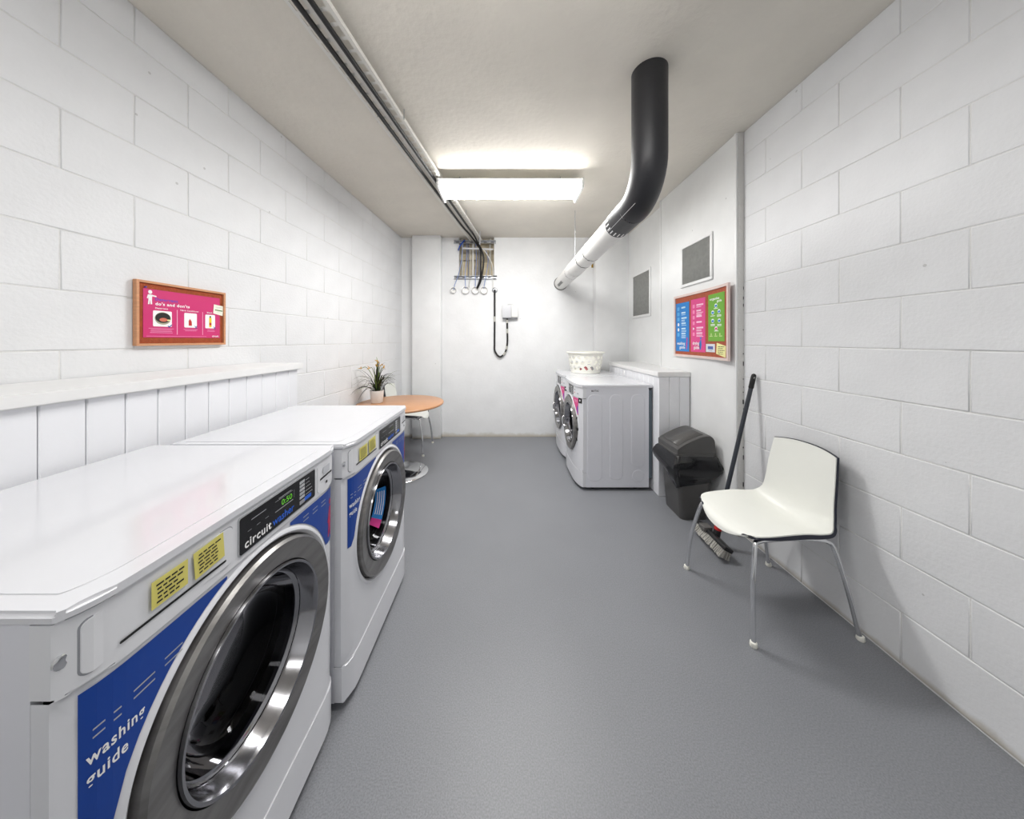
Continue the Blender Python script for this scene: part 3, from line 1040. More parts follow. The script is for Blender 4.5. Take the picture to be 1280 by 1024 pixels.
# ------------------------------------------------------------------ laundry basket
def basket():
    e = empty('laundry_basket', (1.005, 3.83, 0.9714))
    tag(e, 'cream plastic laundry basket with lattice sides on top of the far tumble dryer', 'basket')
    H, r0, r1 = 0.262, 0.165, 0.200
    n, rows = 96, 26
    bm = bmesh.new()
    def P(k, j, dr=0):
        t = j / rows
        r = r0 + (r1 - r0) * t + 0.008 * math.sin(t * math.pi) + dr
        a = 2 * math.pi * k / n
        return (r * 1.06 * math.cos(a), r * math.sin(a), 0.012 + (H - 0.03) * t)
    V = {}
    def hole(k, j):
        cols = 16
        for row, (zc, hh) in enumerate(((6.0, 3.3), (13.5, 3.6), (20.5, 3.0))):
            u = ((k + 0.5) / n * cols + 0.5 * (row % 2)) % 1.0 - 0.5
            vv = (j + 0.5 - zc) / hh
            uu = (u * 2.9 - (0.45 if row % 2 else -0.45) * vv)
            if uu * uu + vv * vv < 0.60:
                return True
        return False
    fs = []
    for j in range(rows):
        for k in range(n):
            if hole(k, j):
                continue
            fs.append([(k, j), ((k + 1) % n, j), ((k + 1) % n, j + 1), (k, j + 1)])
    for f in fs:
        q = []
        for key in f:
            if key not in V:
                V[key] = bm.verts.new(P(*key))
            q.append(V[key])
        bm.faces.new(q)
    bmesh.ops.recalc_face_normals(bm, faces=bm.faces)
    bmesh.ops.solidify(bm, geom=list(bm.faces), thickness=0.004)
    bmobj('lattice_side', bm, M_basket, e, True, 60)
    o = lathe('rim', [(r1 - 0.004, H - 0.022), (r1 + 0.020, H - 0.018), (r1 + 0.024, H - 0.010), (r1 + 0.020, H - 0.001), (r1 + 0.005, H), (r1 - 0.006, H - 0.006)], M_basket, e, 64, close=True)
    o.scale = (1.06, 1, 1)
    o = lathe('base', [(0, 0.0), (r0 - 0.004, 0.0), (r0 + 0.003, 0.004), (r0 + 0.003, 0.016), (r0 - 0.004, 0.016), (0, 0.010)], M_basket, e, 64)
    o.scale = (1.06, 1, 1)
    return e
basket()
def cloth(name, label, c, rx, ry, h, m, seed):
    bm = bmesh.new()
    bmesh.ops.create_icosphere(bm, subdivisions=3, radius=1)
    for v in bm.verts:
        d = 1 + 0.28 * noise.noise(v.co * 2.3 + Vector((seed, 0, 0)))
        v.co = Vector((v.co.x * rx * d, v.co.y * ry * d, max(0, (v.co.z + 0.6) * h * d)))
    o = bmobj(name, bm, m, None, True)
    o.location = c
    return tag(o, label, 'cloth')
cloth('crumpled_cloth', 'red crumpled cloth showing through the laundry basket lattice', (0.985, 3.735, 0.9845), 0.07, 0.045, 0.045, M_cloth, 1)
cloth('crumpled_cloth', 'grey crumpled cloth at the bottom of the laundry basket', (1.05, 3.86, 0.9845), 0.09, 0.06, 0.05, M_cloth2, 5)

# ------------------------------------------------------------------ pinboards and posters
def board_empty(name, loc, rot, Wd, Hh, mcork, mframe, fw, dep=0.018, warp=None):
    e = empty(name, loc, rot)
    nx = 12
    wf = warp or (lambda x: 0.0)
    def slab(nm, x0, x1, z0, z1, d0, d1, m):
        vs, fs = [], []
        for k in range(nx + 1):
            x = x0 + (x1 - x0) * k / nx
            vs += [(x, wf(x) - d1, z0), (x, wf(x) - d1, z1), (x, wf(x) - d0, z1), (x, wf(x) - d0, z0)]
        for k in range(nx):
            a, b = 4 * k, 4 * k + 4
            for q in range(4):
                fs.append((a + q, b + q, b + (q + 1) % 4, a + (q + 1) % 4))
        fs.append((0, 1, 2, 3)); fs.append((4 * nx + 3, 4 * nx + 2, 4 * nx + 1, 4 * nx))
        bm = bmesh.new()
        vv = [bm.verts.new(p) for p in vs]
        for f in fs:
            bm.faces.new([vv[i] for i in f])
        return bmobj(nm, bm, m, e)
    slab('cork_panel', fw * 0.6, Wd - fw * 0.6, fw * 0.6, Hh - fw * 0.6, 0.002, dep * 0.55, mcork)
    slab('frame_rail', 0, Wd, 0, fw, 0, dep, mframe)
    slab('frame_rail', 0, Wd, Hh - fw, Hh, 0, dep, mframe)
    slab('frame_stile', 0, fw, fw, Hh - fw, 0, dep, mframe)
    slab('frame_stile', Wd - fw, Wd, fw, Hh - fw, 0, dep, mframe)
    return e

# left board (on the block wall)
LB = Vector((xleft(1.319) + 0.0065, 1.319, 1.354))
Wl, Hl = 0.400, 0.291
tag(board_empty('pinboard', LB, LANG, Wl, Hl, M_cork, M_woodframe, 0.010), 'small framed brown pinboard on the left block wall above the washing machines', 'pinboard')
e = empty('poster', LB, LANG)
tag(e, 'magenta poster about detergent do\'s and don\'ts on the brown pinboard', 'poster')
S0 = lambda x, z: -0.0105
PX0, PX1, PZ0, PZ1 = 0.028, 0.372, 0.037, 0.256
sheet('sheet', rect(PX0, PZ0, PX1, PZ1), M_pink, e, S0, 0, 0.0008)
text('lettering', 'Detergent', 0.073, 0.207, 0.0125, M_textblue2, e, S0, 0.0012, 0.02, 0.092)
text('lettering', "do's and don'ts", 0.073, 0.186, 0.0135, M_white, e, S0, 0.0012, 0.03, 0.145)
text('lettering', 'Detergent', 0.073, 0.169, 0.0070, M_white, e, S0, 0.0012, 0.02, 0.050)
text('lettering', 'Fabric Conditioner', 0.176, 0.169, 0.0068, M_white, e, S0, 0.0012, 0.02, 0.085)
text('lettering', 'Bleach', 0.303, 0.169, 0.0068, M_white, e, S0, 0.0012, 0.02, 0.027)
text('lettering', 'circuit', 0.330, 0.042, 0.0095, M_white, e, S0, 0.0012, 0.03, 0.035)
strips('divider', [(0.1605, 0.052, 0.1635, 0.172), (0.2795, 0.052, 0.2820, 0.172)], mat('print_rose', (240, 180, 205), 0.5), e, S0, 0.0012)
for (a, b, nm) in ((0.064, 0.139, 0), (0.193, 0.252, 1), (0.294, 0.346, 2)):
    sheet('picture', rrect(a, 0.088, b, 0.161, 0.005), M_white, e, S0, 0.0010, 0.0004)
sheet('picture_drum', ell(0.1025, 0.126, 0.032, 0.029, 28), M_khaki, e, S0, 0.0015, 0.0003)
sheet('picture_drum', ell(0.1025, 0.129, 0.030, 0.024, 28), M_ink, e, S0, 0.0019, 0.0003)
sheet('picture_hand', ell(0.104, 0.120, 0.016, 0.009, 14), M_skin, e, S0, 0.0023, 0.0003)
sheet('picture_hand', rrect(0.112, 0.116, 0.132, 0.122, 0.002), M_cream, e, S0, 0.0023, 0.0002)
sheet('picture_bottle', [(0.213, 0.098), (0.228, 0.098), (0.227, 0.118), (0.219, 0.132), (0.213, 0.122)], M_redplastic, e, S0, 0.0015, 0.0003)
sheet('picture_bottle', rrect(0.3135, 0.094, 0.3265, 0.146, 0.004), M_yellowp, e, S0, 0.0015, 0.0003)
sheet('picture_bottle', rrect(0.3160, 0.146, 0.3240, 0.154, 0.002), M_ink, e, S0, 0.0015, 0.0003)
sheet('picture_bottle', rrect(0.3150, 0.104, 0.3250, 0.118, 0.002), M_redplastic, e, S0, 0.0019, 0.0003)
for cx in (0.132, 0.247, 0.342):
    if cx < 0.2:
        sheet('tick_mark', [(cx - 0.010, 0.091), (cx - 0.004, 0.084), (cx + 0.008, 0.097), (cx + 0.005, 0.099), (cx - 0.004, 0.090), (cx - 0.008, 0.094)], M_blue, e, S0, 0.0020, 0.0003)
    else:
        for sg in (-1, 1):
            sheet('cross_mark', [(cx - 0.007 * sg, 0.084), (cx - 0.004 * sg, 0.084), (cx + 0.007 * sg, 0.098), (cx + 0.004 * sg, 0.098)][::sg], M_blue, e, S0, 0.0020 + 0.0002 * sg, 0.0003)
rng = random.Random(21)
pr = []
for a, b, rows in ((0.045, 0.150, 4), (0.188, 0.258, 2), (0.300, 0.348, 2)):
    top = 0.080
    for r in range(rows):
        sh = rng.uniform(0, 0.15) * (b - a)
        pr.append((a + sh, top - 0.0065 * r - 0.0022, b - sh, top - 0.0065 * r))
pr.append((0.040, 0.0425, 0.300, 0.0442))
strips('small_print', pr, mat('print_rose2', (232, 150, 188), 0.5), e, S0, 0.0012)
# white figure pointing to the heading
for fg in ([(0.047, 0.206), (0.060, 0.206), (0.061, 0.231), (0.046, 0.231)], [(0.045, 0.187), (0.051, 0.187), (0.053, 0.206), (0.047, 0.206)], [(0.055, 0.187), (0.061, 0.188), (0.060, 0.206), (0.054, 0.206)],
           [(0.060, 0.224), (0.077, 0.222), (0.077, 0.227), (0.060, 0.231)], [(0.041, 0.214), (0.045, 0.212), (0.048, 0.231), (0.045, 0.231)]):
    sheet('figure_print', fg, M_white, e, S0, 0.0012, 0.0003)
sheet('figure_print', ell(0.0535, 0.2425, 0.0075, 0.0090), M_white, e, S0, 0.0012, 0.0003)

e = empty('card', LB, LANG)
tag(e, 'small white card with a green band on the corner of the magenta poster', 'card')
cc = [(0.335, 0.170), (0.388, 0.160), (0.392, 0.214), (0.339, 0.220)]
sheet('sheet', cc, mat('card_cream', (240, 240, 224), 0.7), e, S0, 0.0016, 0.0006)
sheet('green_band', [(0.344, 0.187), (0.386, 0.184), (0.386, 0.190), (0.344, 0.193)], mat('print_darkgreen', (88, 128, 62), 0.6), e, S0, 0.0024, 0.0003)
strips('small_print', [(0.348, 0.205, 0.382, 0.2065), (0.350, 0.2005, 0.380, 0.2015), (0.352, 0.176, 0.380, 0.177)], M_key, e, S0, 0.0026)
pin = lathe('push_pin', [(0, -0.008), (0.003, -0.007), (0.003, 0.0), (0, 0)], M_textblue2, None, 10, 'y')
pin.location = LB + Vector((0.0125, 0.034, 0.262))
pin.rotation_euler = (0, 0, R(LANG))
tag(pin, 'tiny blue push pin at the top corner of the brown pinboard', 'pin')

# right board (on the partition), right end lifting off the wall
RB = Vector((XP - 0.001, 2.911, 1.228))
Wr, Hr = 0.748, 0.562
warp = lambda x: -0.030 * max(0, (x - 0.40) / 0.35) ** 2
tag(board_empty('pinboard', RB, -90, Wr, Hr, M_cork2, M_paleframe, 0.020, 0.018, warp), 'large reddish pinboard with a pale frame on the right wall, one end lifting off', 'pinboard')
S1 = lambda x, z: warp(x) - 0.0110
def poster(x0, z0, x1, z1, m, label):
    e = empty('poster', RB, -90)
    tag(e, label, 'poster', 'guide posters on the large pinboard')
    sheet('sheet', rect(x0, z0, x1, z1, 4), m, e, S1, 0, 0.0008)
    return e
rows = (0.428, 0.380, 0.332, 0.284, 0.236, 0.190)
e = poster(0.026, 0.048, 0.232, 0.492, M_sky, 'tall blue washing guide poster on the large pinboard')
rng = random.Random(31)
pr = []
for i, z in enumerate(rows):
    pr.append((0.115, z + 0.012, 0.115 + rng.uniform(0.06, 0.09), z + 0.026))
    for q in range(i % 3 + (1 if i > 2 else 0)):
        pr.append((0.115, z - 0.002 - q * 0.010, 0.115 + rng.uniform(0.05, 0.085), z + 0.003 - q * 0.010))
strips('small_print', pr, mat('print_iceblue', (200, 228, 246), 0.5), e, S1, 0.0012)
for i, z in enumerate(rows):
    sheet('icon', rrect(0.050, z - 0.006, 0.085, z + 0.028, 0.008) if i in (0, 1, 2, 5) else ell(0.068, z + 0.01, 0.014, 0.016, 14), mat('print_midblue', (90, 172, 226), 0.5) if i in (0, 1, 2, 5) else M_white, e, S1, 0.0009, 0.0003)
text('lettering', 'washing', 0.045, 0.108, 0.026, M_white, e, S1, 0.0012, 0.03, 0.125)
text('lettering', 'guide', 0.085, 0.073, 0.026, M_white, e, S1, 0.0012, 0.03, 0.085)
sheet('figure_print', [(0.190, 0.068), (0.198, 0.068), (0.203, 0.10), (0.207, 0.15), (0.198, 0.155), (0.190, 0.12)], M_hot, e, S1, 0.0010, 0.0003)
sheet('figure_print', ell(0.202, 0.164, 0.008, 0.010, 14), M_hot, e, S1, 0.0010, 0.0003)

e = poster(0.258, 0.050, 0.450, 0.500, M_pink2, 'tall pink drying guide poster on the large pinboard, between the blue and green ones')
pr = []
for i, z in enumerate(rows):
    pr.append((0.335, z + 0.012, 0.335 + rng.uniform(0.06, 0.09), z + 0.025))
    for q in range((1, 3, 0, 0, 2, 2)[i]):
        pr.append((0.335, z - 0.001 - q * 0.010, 0.335 + rng.uniform(0.06, 0.09), z + 0.004 - q * 0.010))
strips('small_print', pr, mat('print_palepink', (250, 205, 226), 0.5), e, S1, 0.0012)
for i, z in enumerate(rows):
    sheet('icon', rrect(0.284, z - 0.004, 0.312, z + 0.026, 0.006) if i != 4 else [(0.287, z), (0.310, z + 0.012), (0.287, z + 0.024)], mat('print_rosepink', (240, 140, 185), 0.5) if i != 4 else M_white, e, S1, 0.0009, 0.0003)
text('lettering', 'drying', 0.283, 0.112, 0.026, M_white, e, S1, 0.0012, 0.03, 0.088)
text('lettering', 'guide', 0.298, 0.076, 0.026, M_white, e, S1, 0.0012, 0.03, 0.072)
sheet('figure_print', [(0.380, 0.070), (0.392, 0.070), (0.402, 0.11), (0.400, 0.15), (0.388, 0.155), (0.372, 0.12), (0.386, 0.12)], M_sky, e, S1, 0.0010, 0.0003)
sheet('figure_print', ell(0.392, 0.166, 0.009, 0.011, 14), M_sky, e, S1, 0.0010, 0.0003)

e = poster(0.488, 0.142, 0.695, 0.508, M_green, 'green poster with blue pictures on the large pinboard')
text('lettering', 'organise', 0.508, 0.462, 0.018, M_white, e, S1, 0.0012, 0.03, 0.120)
text('lettering', 'guide', 0.598, 0.440, 0.018, M_white, e, S1, 0.0012, 0.03, 0.060)
for cx, cz, mm in ((0.585, 0.415, M_sky), (0.545, 0.365, M_sky), (0.625, 0.368, M_sky), (0.545, 0.300, M_sky), (0.628, 0.298, M_sky), (0.588, 0.240, M_hot)):
    sheet('icon_ground', ell(cx, cz, 0.019, 0.016, 16), M_white, e, S1, 0.0009, 0.0003)
    sheet('icon', rrect(cx - 0.014, cz - 0.010, cx + 0.015, cz + 0.006, 0.004), mm, e, S1, 0.0013, 0.0003)
pr = []
for cx, cz in ((0.585, 0.393), (0.545, 0.338), (0.625, 0.340), (0.625, 0.331), (0.545, 0.272), (0.545, 0.263), (0.628, 0.268), (0.628, 0.259), (0.590, 0.220)):
    pr.append((cx - 0.026, cz - 0.002, cx + 0.028, cz + 0.003))
strips('small_print', pr, M_white, e, S1, 0.0012)
strips('small_print', [(0.505 + q * 0.06, 0.178, 0.545 + q * 0.06, 0.184) for q in range(3)] + [(0.520 + q * 0.055, 0.186, 0.532 + q * 0.055, 0.204) for q in range(3)], mat('print_palegreen', (200, 216, 150), 0.5), e, S1, 0.0012)

e = empty('card', RB, -90)
tag(e, 'small white card with blue print below the green poster', 'card')
sheet('sheet', rect(0.459, 0.056, 0.572, 0.120, 2), mat('card_white', (222, 226, 234), 0.6), e, S1, 0.0003, 0.0008)
strips('print', [(0.483, 0.078, 0.550, 0.102)], mat('print_navy', (78, 96, 170), 0.5), e, S1, 0.0014)
strips('small_print', [(0.492, 0.067, 0.540, 0.070)], M_grey, e, S1, 0.0014)
e = empty('paper_note', RB, -90)
tag(e, 'cream handwritten note in the bottom corner of the large pinboard', 'note')
sheet('paper', [(0.588, 0.046), (0.708, 0.022), (0.712, 0.108), (0.596, 0.130)], M_cream, e, S1, 0.0003, 0.0008)
rng = random.Random(5)
strips('handwriting', scribble(0.612, 0.040, 0.700, 0.108, 5, rng, 0.30, 3), M_ink, e, S1, 0.0030)

# ------------------------------------------------------------------ vents in the partition
def vent(loc, Wd, Hh, fw, label):
    e = empty('vent_grille', loc, -90)
    tag(e, label, 'vent', 'grey vents in the partition')
    d = 0.012
    for nm, x0, x1, z0, z1 in (('frame_rail', -fw, Wd + fw, -fw, 0), ('frame_rail', -fw, Wd + fw, Hh, Hh + fw), ('frame_stile', -fw, 0, 0, Hh), ('frame_stile', Wd, Wd + fw, 0, Hh)):
        box(nm, x0, x1, -d, 0.0, z0, z1, M_panel, e, 0.003, 1)
    box('grille_back', 0, Wd, -0.004, 0.0, 0, Hh, M_vent, e)
    bm = bmesh.new()
    n = int(Wd / 0.011)
    for k in range(n):
        x = Wd * (k + 0.5) / n
        add_box(bm, x - 0.0028, x + 0.0028, -0.009, -0.003, 0.003, Hh - 0.003)
    o = bmobj('grille_fins', bm, M_vent, e)
    o['kind'] = 'stuff'
vent((XP - 0.001, 2.788, 1.884), 0.377, 0.325, 0.026, 'grey vent grille in a white frame directly above the large pinboard')
vent((XP2 - 0.001, 4.030, 1.693), 0.450, 0.515, 0.030, 'tall grey vent grille in a white frame above the dryers, near the far corner')

# ------------------------------------------------------------------ chairs
def chair(loc, rot, label):
    e = empty('chair', loc, rot)
    tag(e, label, 'chair', 'white shell chairs')
    cen = [(-.250, .398), (-.242, .420), (-.212, .438), (-.15, .446), (0, .441), (.10, .431), (.160, .440), (.200, .490), (.216, .575), (.231, .690), (.252, .832)]
    edg = [(-.212, .452), (-.203, .458), (-.180, .465), (-.13, .471), (0, .480), (.10, .476), (.150, .482), (.180, .520), (.193, .590), (.207, .690), (.228, .812)]
    hwd = [.162, .187, .203, .211, .214, .214, .210, .190, .180, .174, .162]
    st = 6
    C = spline([(a, b, 0) for a, b in cen], st)
    E = spline([(a, b, 0) for a, b in edg], st)
    Wd = [p.x for p in spline([(h, 0, 0) for h in hwd], st)]
    nu, nv = len(C), 25
    def surf(i, j, sc=1.0):
        v = (-1 + 2 * j / (nv - 1)) * sc
        t = abs(v) ** 2.2
        y = C[i].x + (E[i].x - C[i].x) * t
        z = C[i].y + (E[i].y - C[i].y) * t
        return Vector((Wd[i] * v, y, z))
    def normal(i, j):
        i0, i1 = max(0, i - 1), min(nu - 1, i + 1)
        j0, j1 = max(0, j - 1), min(nv - 1, j + 1)
        du = surf(i1, j) - surf(i0, j)
        dv = surf(i, j1) - surf(i, j0)
        return dv.cross(du).normalized()       # up / forward
    def shell(name, a, b, sc, trim, m):
        bm = bmesh.new()
        top, bot = [], []
        for i in range(nu):
            ii = i
            r0, r1 = [], []
            for j in range(nv):
                p = surf(ii, j, sc)
                if trim:
                    if i == 0:
                        p = p.lerp(surf(1, j, sc), 0.05)
                    if i == nu - 1:
                        p = p.lerp(surf(nu - 2, j, sc), 0.18)
                nn = normal(ii, j)
                bb = b - (0.009 * max(0, 1 - (p.y / 0.19) ** 2) if (not trim and p.z < 0.5) else 0)
                aa = a if trim else a - 0.005 * max(0, 1 - i / 5)
                r0.append(bm.verts.new(p + nn * aa)); r1.append(bm.verts.new(p + nn * bb))
            top.append(r0); bot.append(r1)
        for i in range(nu - 1):
            for j in range(nv - 1):
                bm.faces.new((top[i][j], top[i][j + 1], top[i + 1][j + 1], top[i + 1][j]))
                bm.faces.new((bot[i][j], bot[i + 1][j], bot[i + 1][j + 1], bot[i][j + 1]))
        loop_t = top[0] + [top[i][-1] for i in range(1, nu)] + top[-1][-2::-1] + [top[i][0] for i in range(nu - 2, 0, -1)]
        loop_b = bot[0] + [bot[i][-1] for i in range(1, nu)] + bot[-1][-2::-1] + [bot[i][0] for i in range(nu - 2, 0, -1)]
        n = len(loop_t)
        for k in range(n):
            bm.faces.new((loop_t[k], loop_b[k], loop_b[(k + 1) % n], loop_t[(k + 1) % n]))
        return bmobj(name, bm, m, e, True, 50)
    sh = shell('seat_shell', 0.0045, -0.0004, 0.988, True, M_shell)
    sh2 = shell('back_shell', -0.0006, -0.0095, 1.0, False, M_navy)
    # tubular chrome frame
    for sx in (-1, 1):
        rail = tube('side_rail', spline([(sx * .170, -.186, .424), (sx * .173, -.15, .434), (sx * .173, -.08, .437), (sx * .173, .04, .436), (sx * .174, .110, .430)], 5), 0.010, M_chrome, e, 12)
        fl = tube('leg', spline([(sx * .170, -.186, .428), (sx * .182, -.206, .405), (sx * .212, -.242, .22), (sx * .232, -.257, .012)], 6), 0.010, M_chrome, e, 12)
        rl = tube('leg', spline([(sx * .174, .108, .431), (sx * .182, .150, .424), (sx * .192, .178, .390), (sx * .214, .222, .20), (sx * .230, .256, .012)], 6), 0.010, M_chrome, e, 12)
        for leg, (x, y) in ((fl, (sx * .233, -.258)), (rl, (sx * .231, .258))):
            lathe('foot_glide', [(0, 0), (0.014, 0), (0.016, 0.004), (0.0135, 0.020), (0, 0.024)], M_basket, leg, 14, centre=(x, y, 0))
    for y in (-.12, .08):
        tube('cross_rail', spline([(-.173, y, .434), (-.10, y, .408), (.10, y, .408), (.173, y, .434)], 5), 0.008, M_chrome, e, 10)
    return e
chair((1.362, 1.615, 0), -87.0, 'white shell chair with dark edge and chrome legs against the right block wall')
chair((-1.235, 3.835, 0), 90, 'white shell chair with chrome legs partly hidden behind the round table')

# ------------------------------------------------------------------ round table
TX, TY, TZ, TR = -1.088, 3.165, 0.73, 0.436
te = empty('round_table', (TX, TY, 0))
tag(te, 'round wooden table on a chrome pedestal in the left corner', 'table')
lathe('table_top', [(0, TZ - 0.025), (TR - 0.012, TZ - 0.025), (TR - 0.002, TZ - 0.019), (TR, TZ - 0.011), (TR - 0.003, TZ - 0.003), (TR - 0.009, TZ), (0, TZ)], M_wood, te, 96, angle=50)
lathe('pedestal', [(0.034, 0.02), (0.034, TZ - 0.03), (0.12, TZ - 0.029), (0.12, TZ - 0.0252), (0, TZ - 0.0252)], M_chrome, te, 32)
lathe('base_disc', [(0, 0), (0.268, 0), (0.276, 0.004), (0.274, 0.009), (0.262, 0.013), (0.15, 0.017), (0.06, 0.023), (0.036, 0.03), (0, 0.03)], M_chrome, te, 96, angle=60)

# ------------------------------------------------------------------ potted plant
PX, PY = -1.335, 3.155
pe = empty('potted_plant', (PX, PY, TZ))
tag(pe, 'grassy plant with amber tips in a white pot on the round table', 'plant')
lathe('pot', [(0, 0), (0.054, 0), (0.058, 0.004), (0.068, 0.124), (0.0685, 0.128), (0.064, 0.128), (0.061, 0.108), (0, 0.106)], M_pot, pe, 40, angle=50)
lathe('soil', [(0.0615, 0.109), (0.05, 0.114), (0.0, 0.116)], M_soil, pe, 24)
def leaf(name, az, reach, peak, droop, wd, m, seed, r0=0.02):
    """arching blade; az 0 = +x"""
    rng = random.Random(seed)
    d = Vector((math.cos(R(az)), math.sin(R(az)), 0))
    sd = Vector((-d.y, d.x, 0))
    base = d * rng.uniform(0, r0) + Vector((rng.uniform(-.015, .015), rng.uniform(-.015, .015), 0.11))
    n = 9
    vs, fs = [], []
    for k in range(n + 1):
        t = k / n
        p = base + d * reach * (t ** 1.25) + Vector((0, 0, peak * math.sin(min(t * 1.15, 1) * math.pi / 2) - droop * t ** 2.6))
        wv = wd * (1 - t ** 1.6) * (0.55 + 0.45 * min(1, t * 4)) + 0.0004
        lo_ = xleft(PY + p.y) + 0.012 - PX
        if p.x < lo_:
            p.x = lo_
        vs += [tuple(p - sd * wv), tuple(p + Vector((0, 0, -wv * 0.5))), tuple(p + sd * wv)]
    for k in range(n):
        for q in (0, 1):
            a = 3 * k + q
            fs.append((a, a + 1, a + 4, a + 3))
    pyobj(name, vs, fs, m, pe, True)
    return Vector(vs[-2])
rng = random.Random(17)
sd_ = 0
spec = []
for k in range(15):      # long arcs to the left and towards the camera
    spec.append((rng.uniform(165, 262), rng.uniform(0.17, 0.25), rng.uniform(0.10, 0.22), rng.uniform(0.03, 0.17)))
for k in range(24):      # right side
    spec.append((rng.uniform(-62, 35), rng.uniform(0.15, 0.23), rng.uniform(0.13, 0.24), rng.uniform(0.0, 0.12)))
for k in range(12):      # upright centre
    spec.append((rng.uniform(0, 360), rng.uniform(0.02, 0.09), rng.uniform(0.20, 0.32), 0.0))
spec += [(200, 0.22, 0.25, 0.03), (235, 0.26, 0.26, 0.02), (238, 0.20, 0.10, 0.20), (228, 0.24, 0.13, 0.12), (222, 0.25, 0.11, 0.12), (-30, 0.15, 0.26, 0.02), (-20, 0.20, 0.19, 0.06), (150, 0.04, 0.36, 0.0)]
for a, rc, pk, dr in spec:
    sd_ += 1
    leaf('leaf', a, rc, pk, dr, rng.uniform(0.0052, 0.0086), rng.choice((M_leaf, M_leafdark, M_leafdark, M_leaf, M_leaflight)), sd_)
for k in range(12):      # broad dark heart
    sd_ += 1
    leaf('leaf', rng.uniform(0, 360), rng.uniform(0.015, 0.05), rng.uniform(0.10, 0.19), 0, rng.uniform(0.008, 0.013), rng.choice((M_leaf, M_leafdark)), sd_)
for a, rc, pk, dr in ((205, 0.15, 0.30, 0.03), (80, 0.012, 0.34, 0), (300, 0.035, 0.32, 0), (350, 0.055, 0.31, 0.01), (20, 0.06, 0.27, 0.0), (200, 0.07, 0.29, 0.02), (280, 0.02, 0.29, 0)):
    sd_ += 1
    d = Vector((math.cos(R(a)), math.sin(R(a)), 0))
    p = d * rc + Vector((0, 0, 0.09 + pk - dr))
    tube('flower_stem', spline([(0, 0, 0.11), tuple(d * rc * 0.25 + Vector((0, 0, 0.11 + (pk - 0.02) * 0.55))), tuple(d * rc * 0.65 + Vector((0, 0, 0.11 + (pk - 0.02) * 0.92))), tuple(p)], 4), 0.0028, M_leaflight, pe, 6)
    bm = bmesh.new()
    for q in range(3):
        v = (d * rng.uniform(-0.2, 0.9) + Vector((rng.uniform(-.5, .5), rng.uniform(-.5, .5), rng.uniform(-0.2, 1)))).normalized()
        ln = rng.uniform(0.02, 0.04)
        add_tube(bm, [p - v * 0.010, p + v * ln * 0.5, p + v * ln], [0.002, 0.0042, 0.001], 6)
    bmobj('flower', bm, M_flower, pe, True)

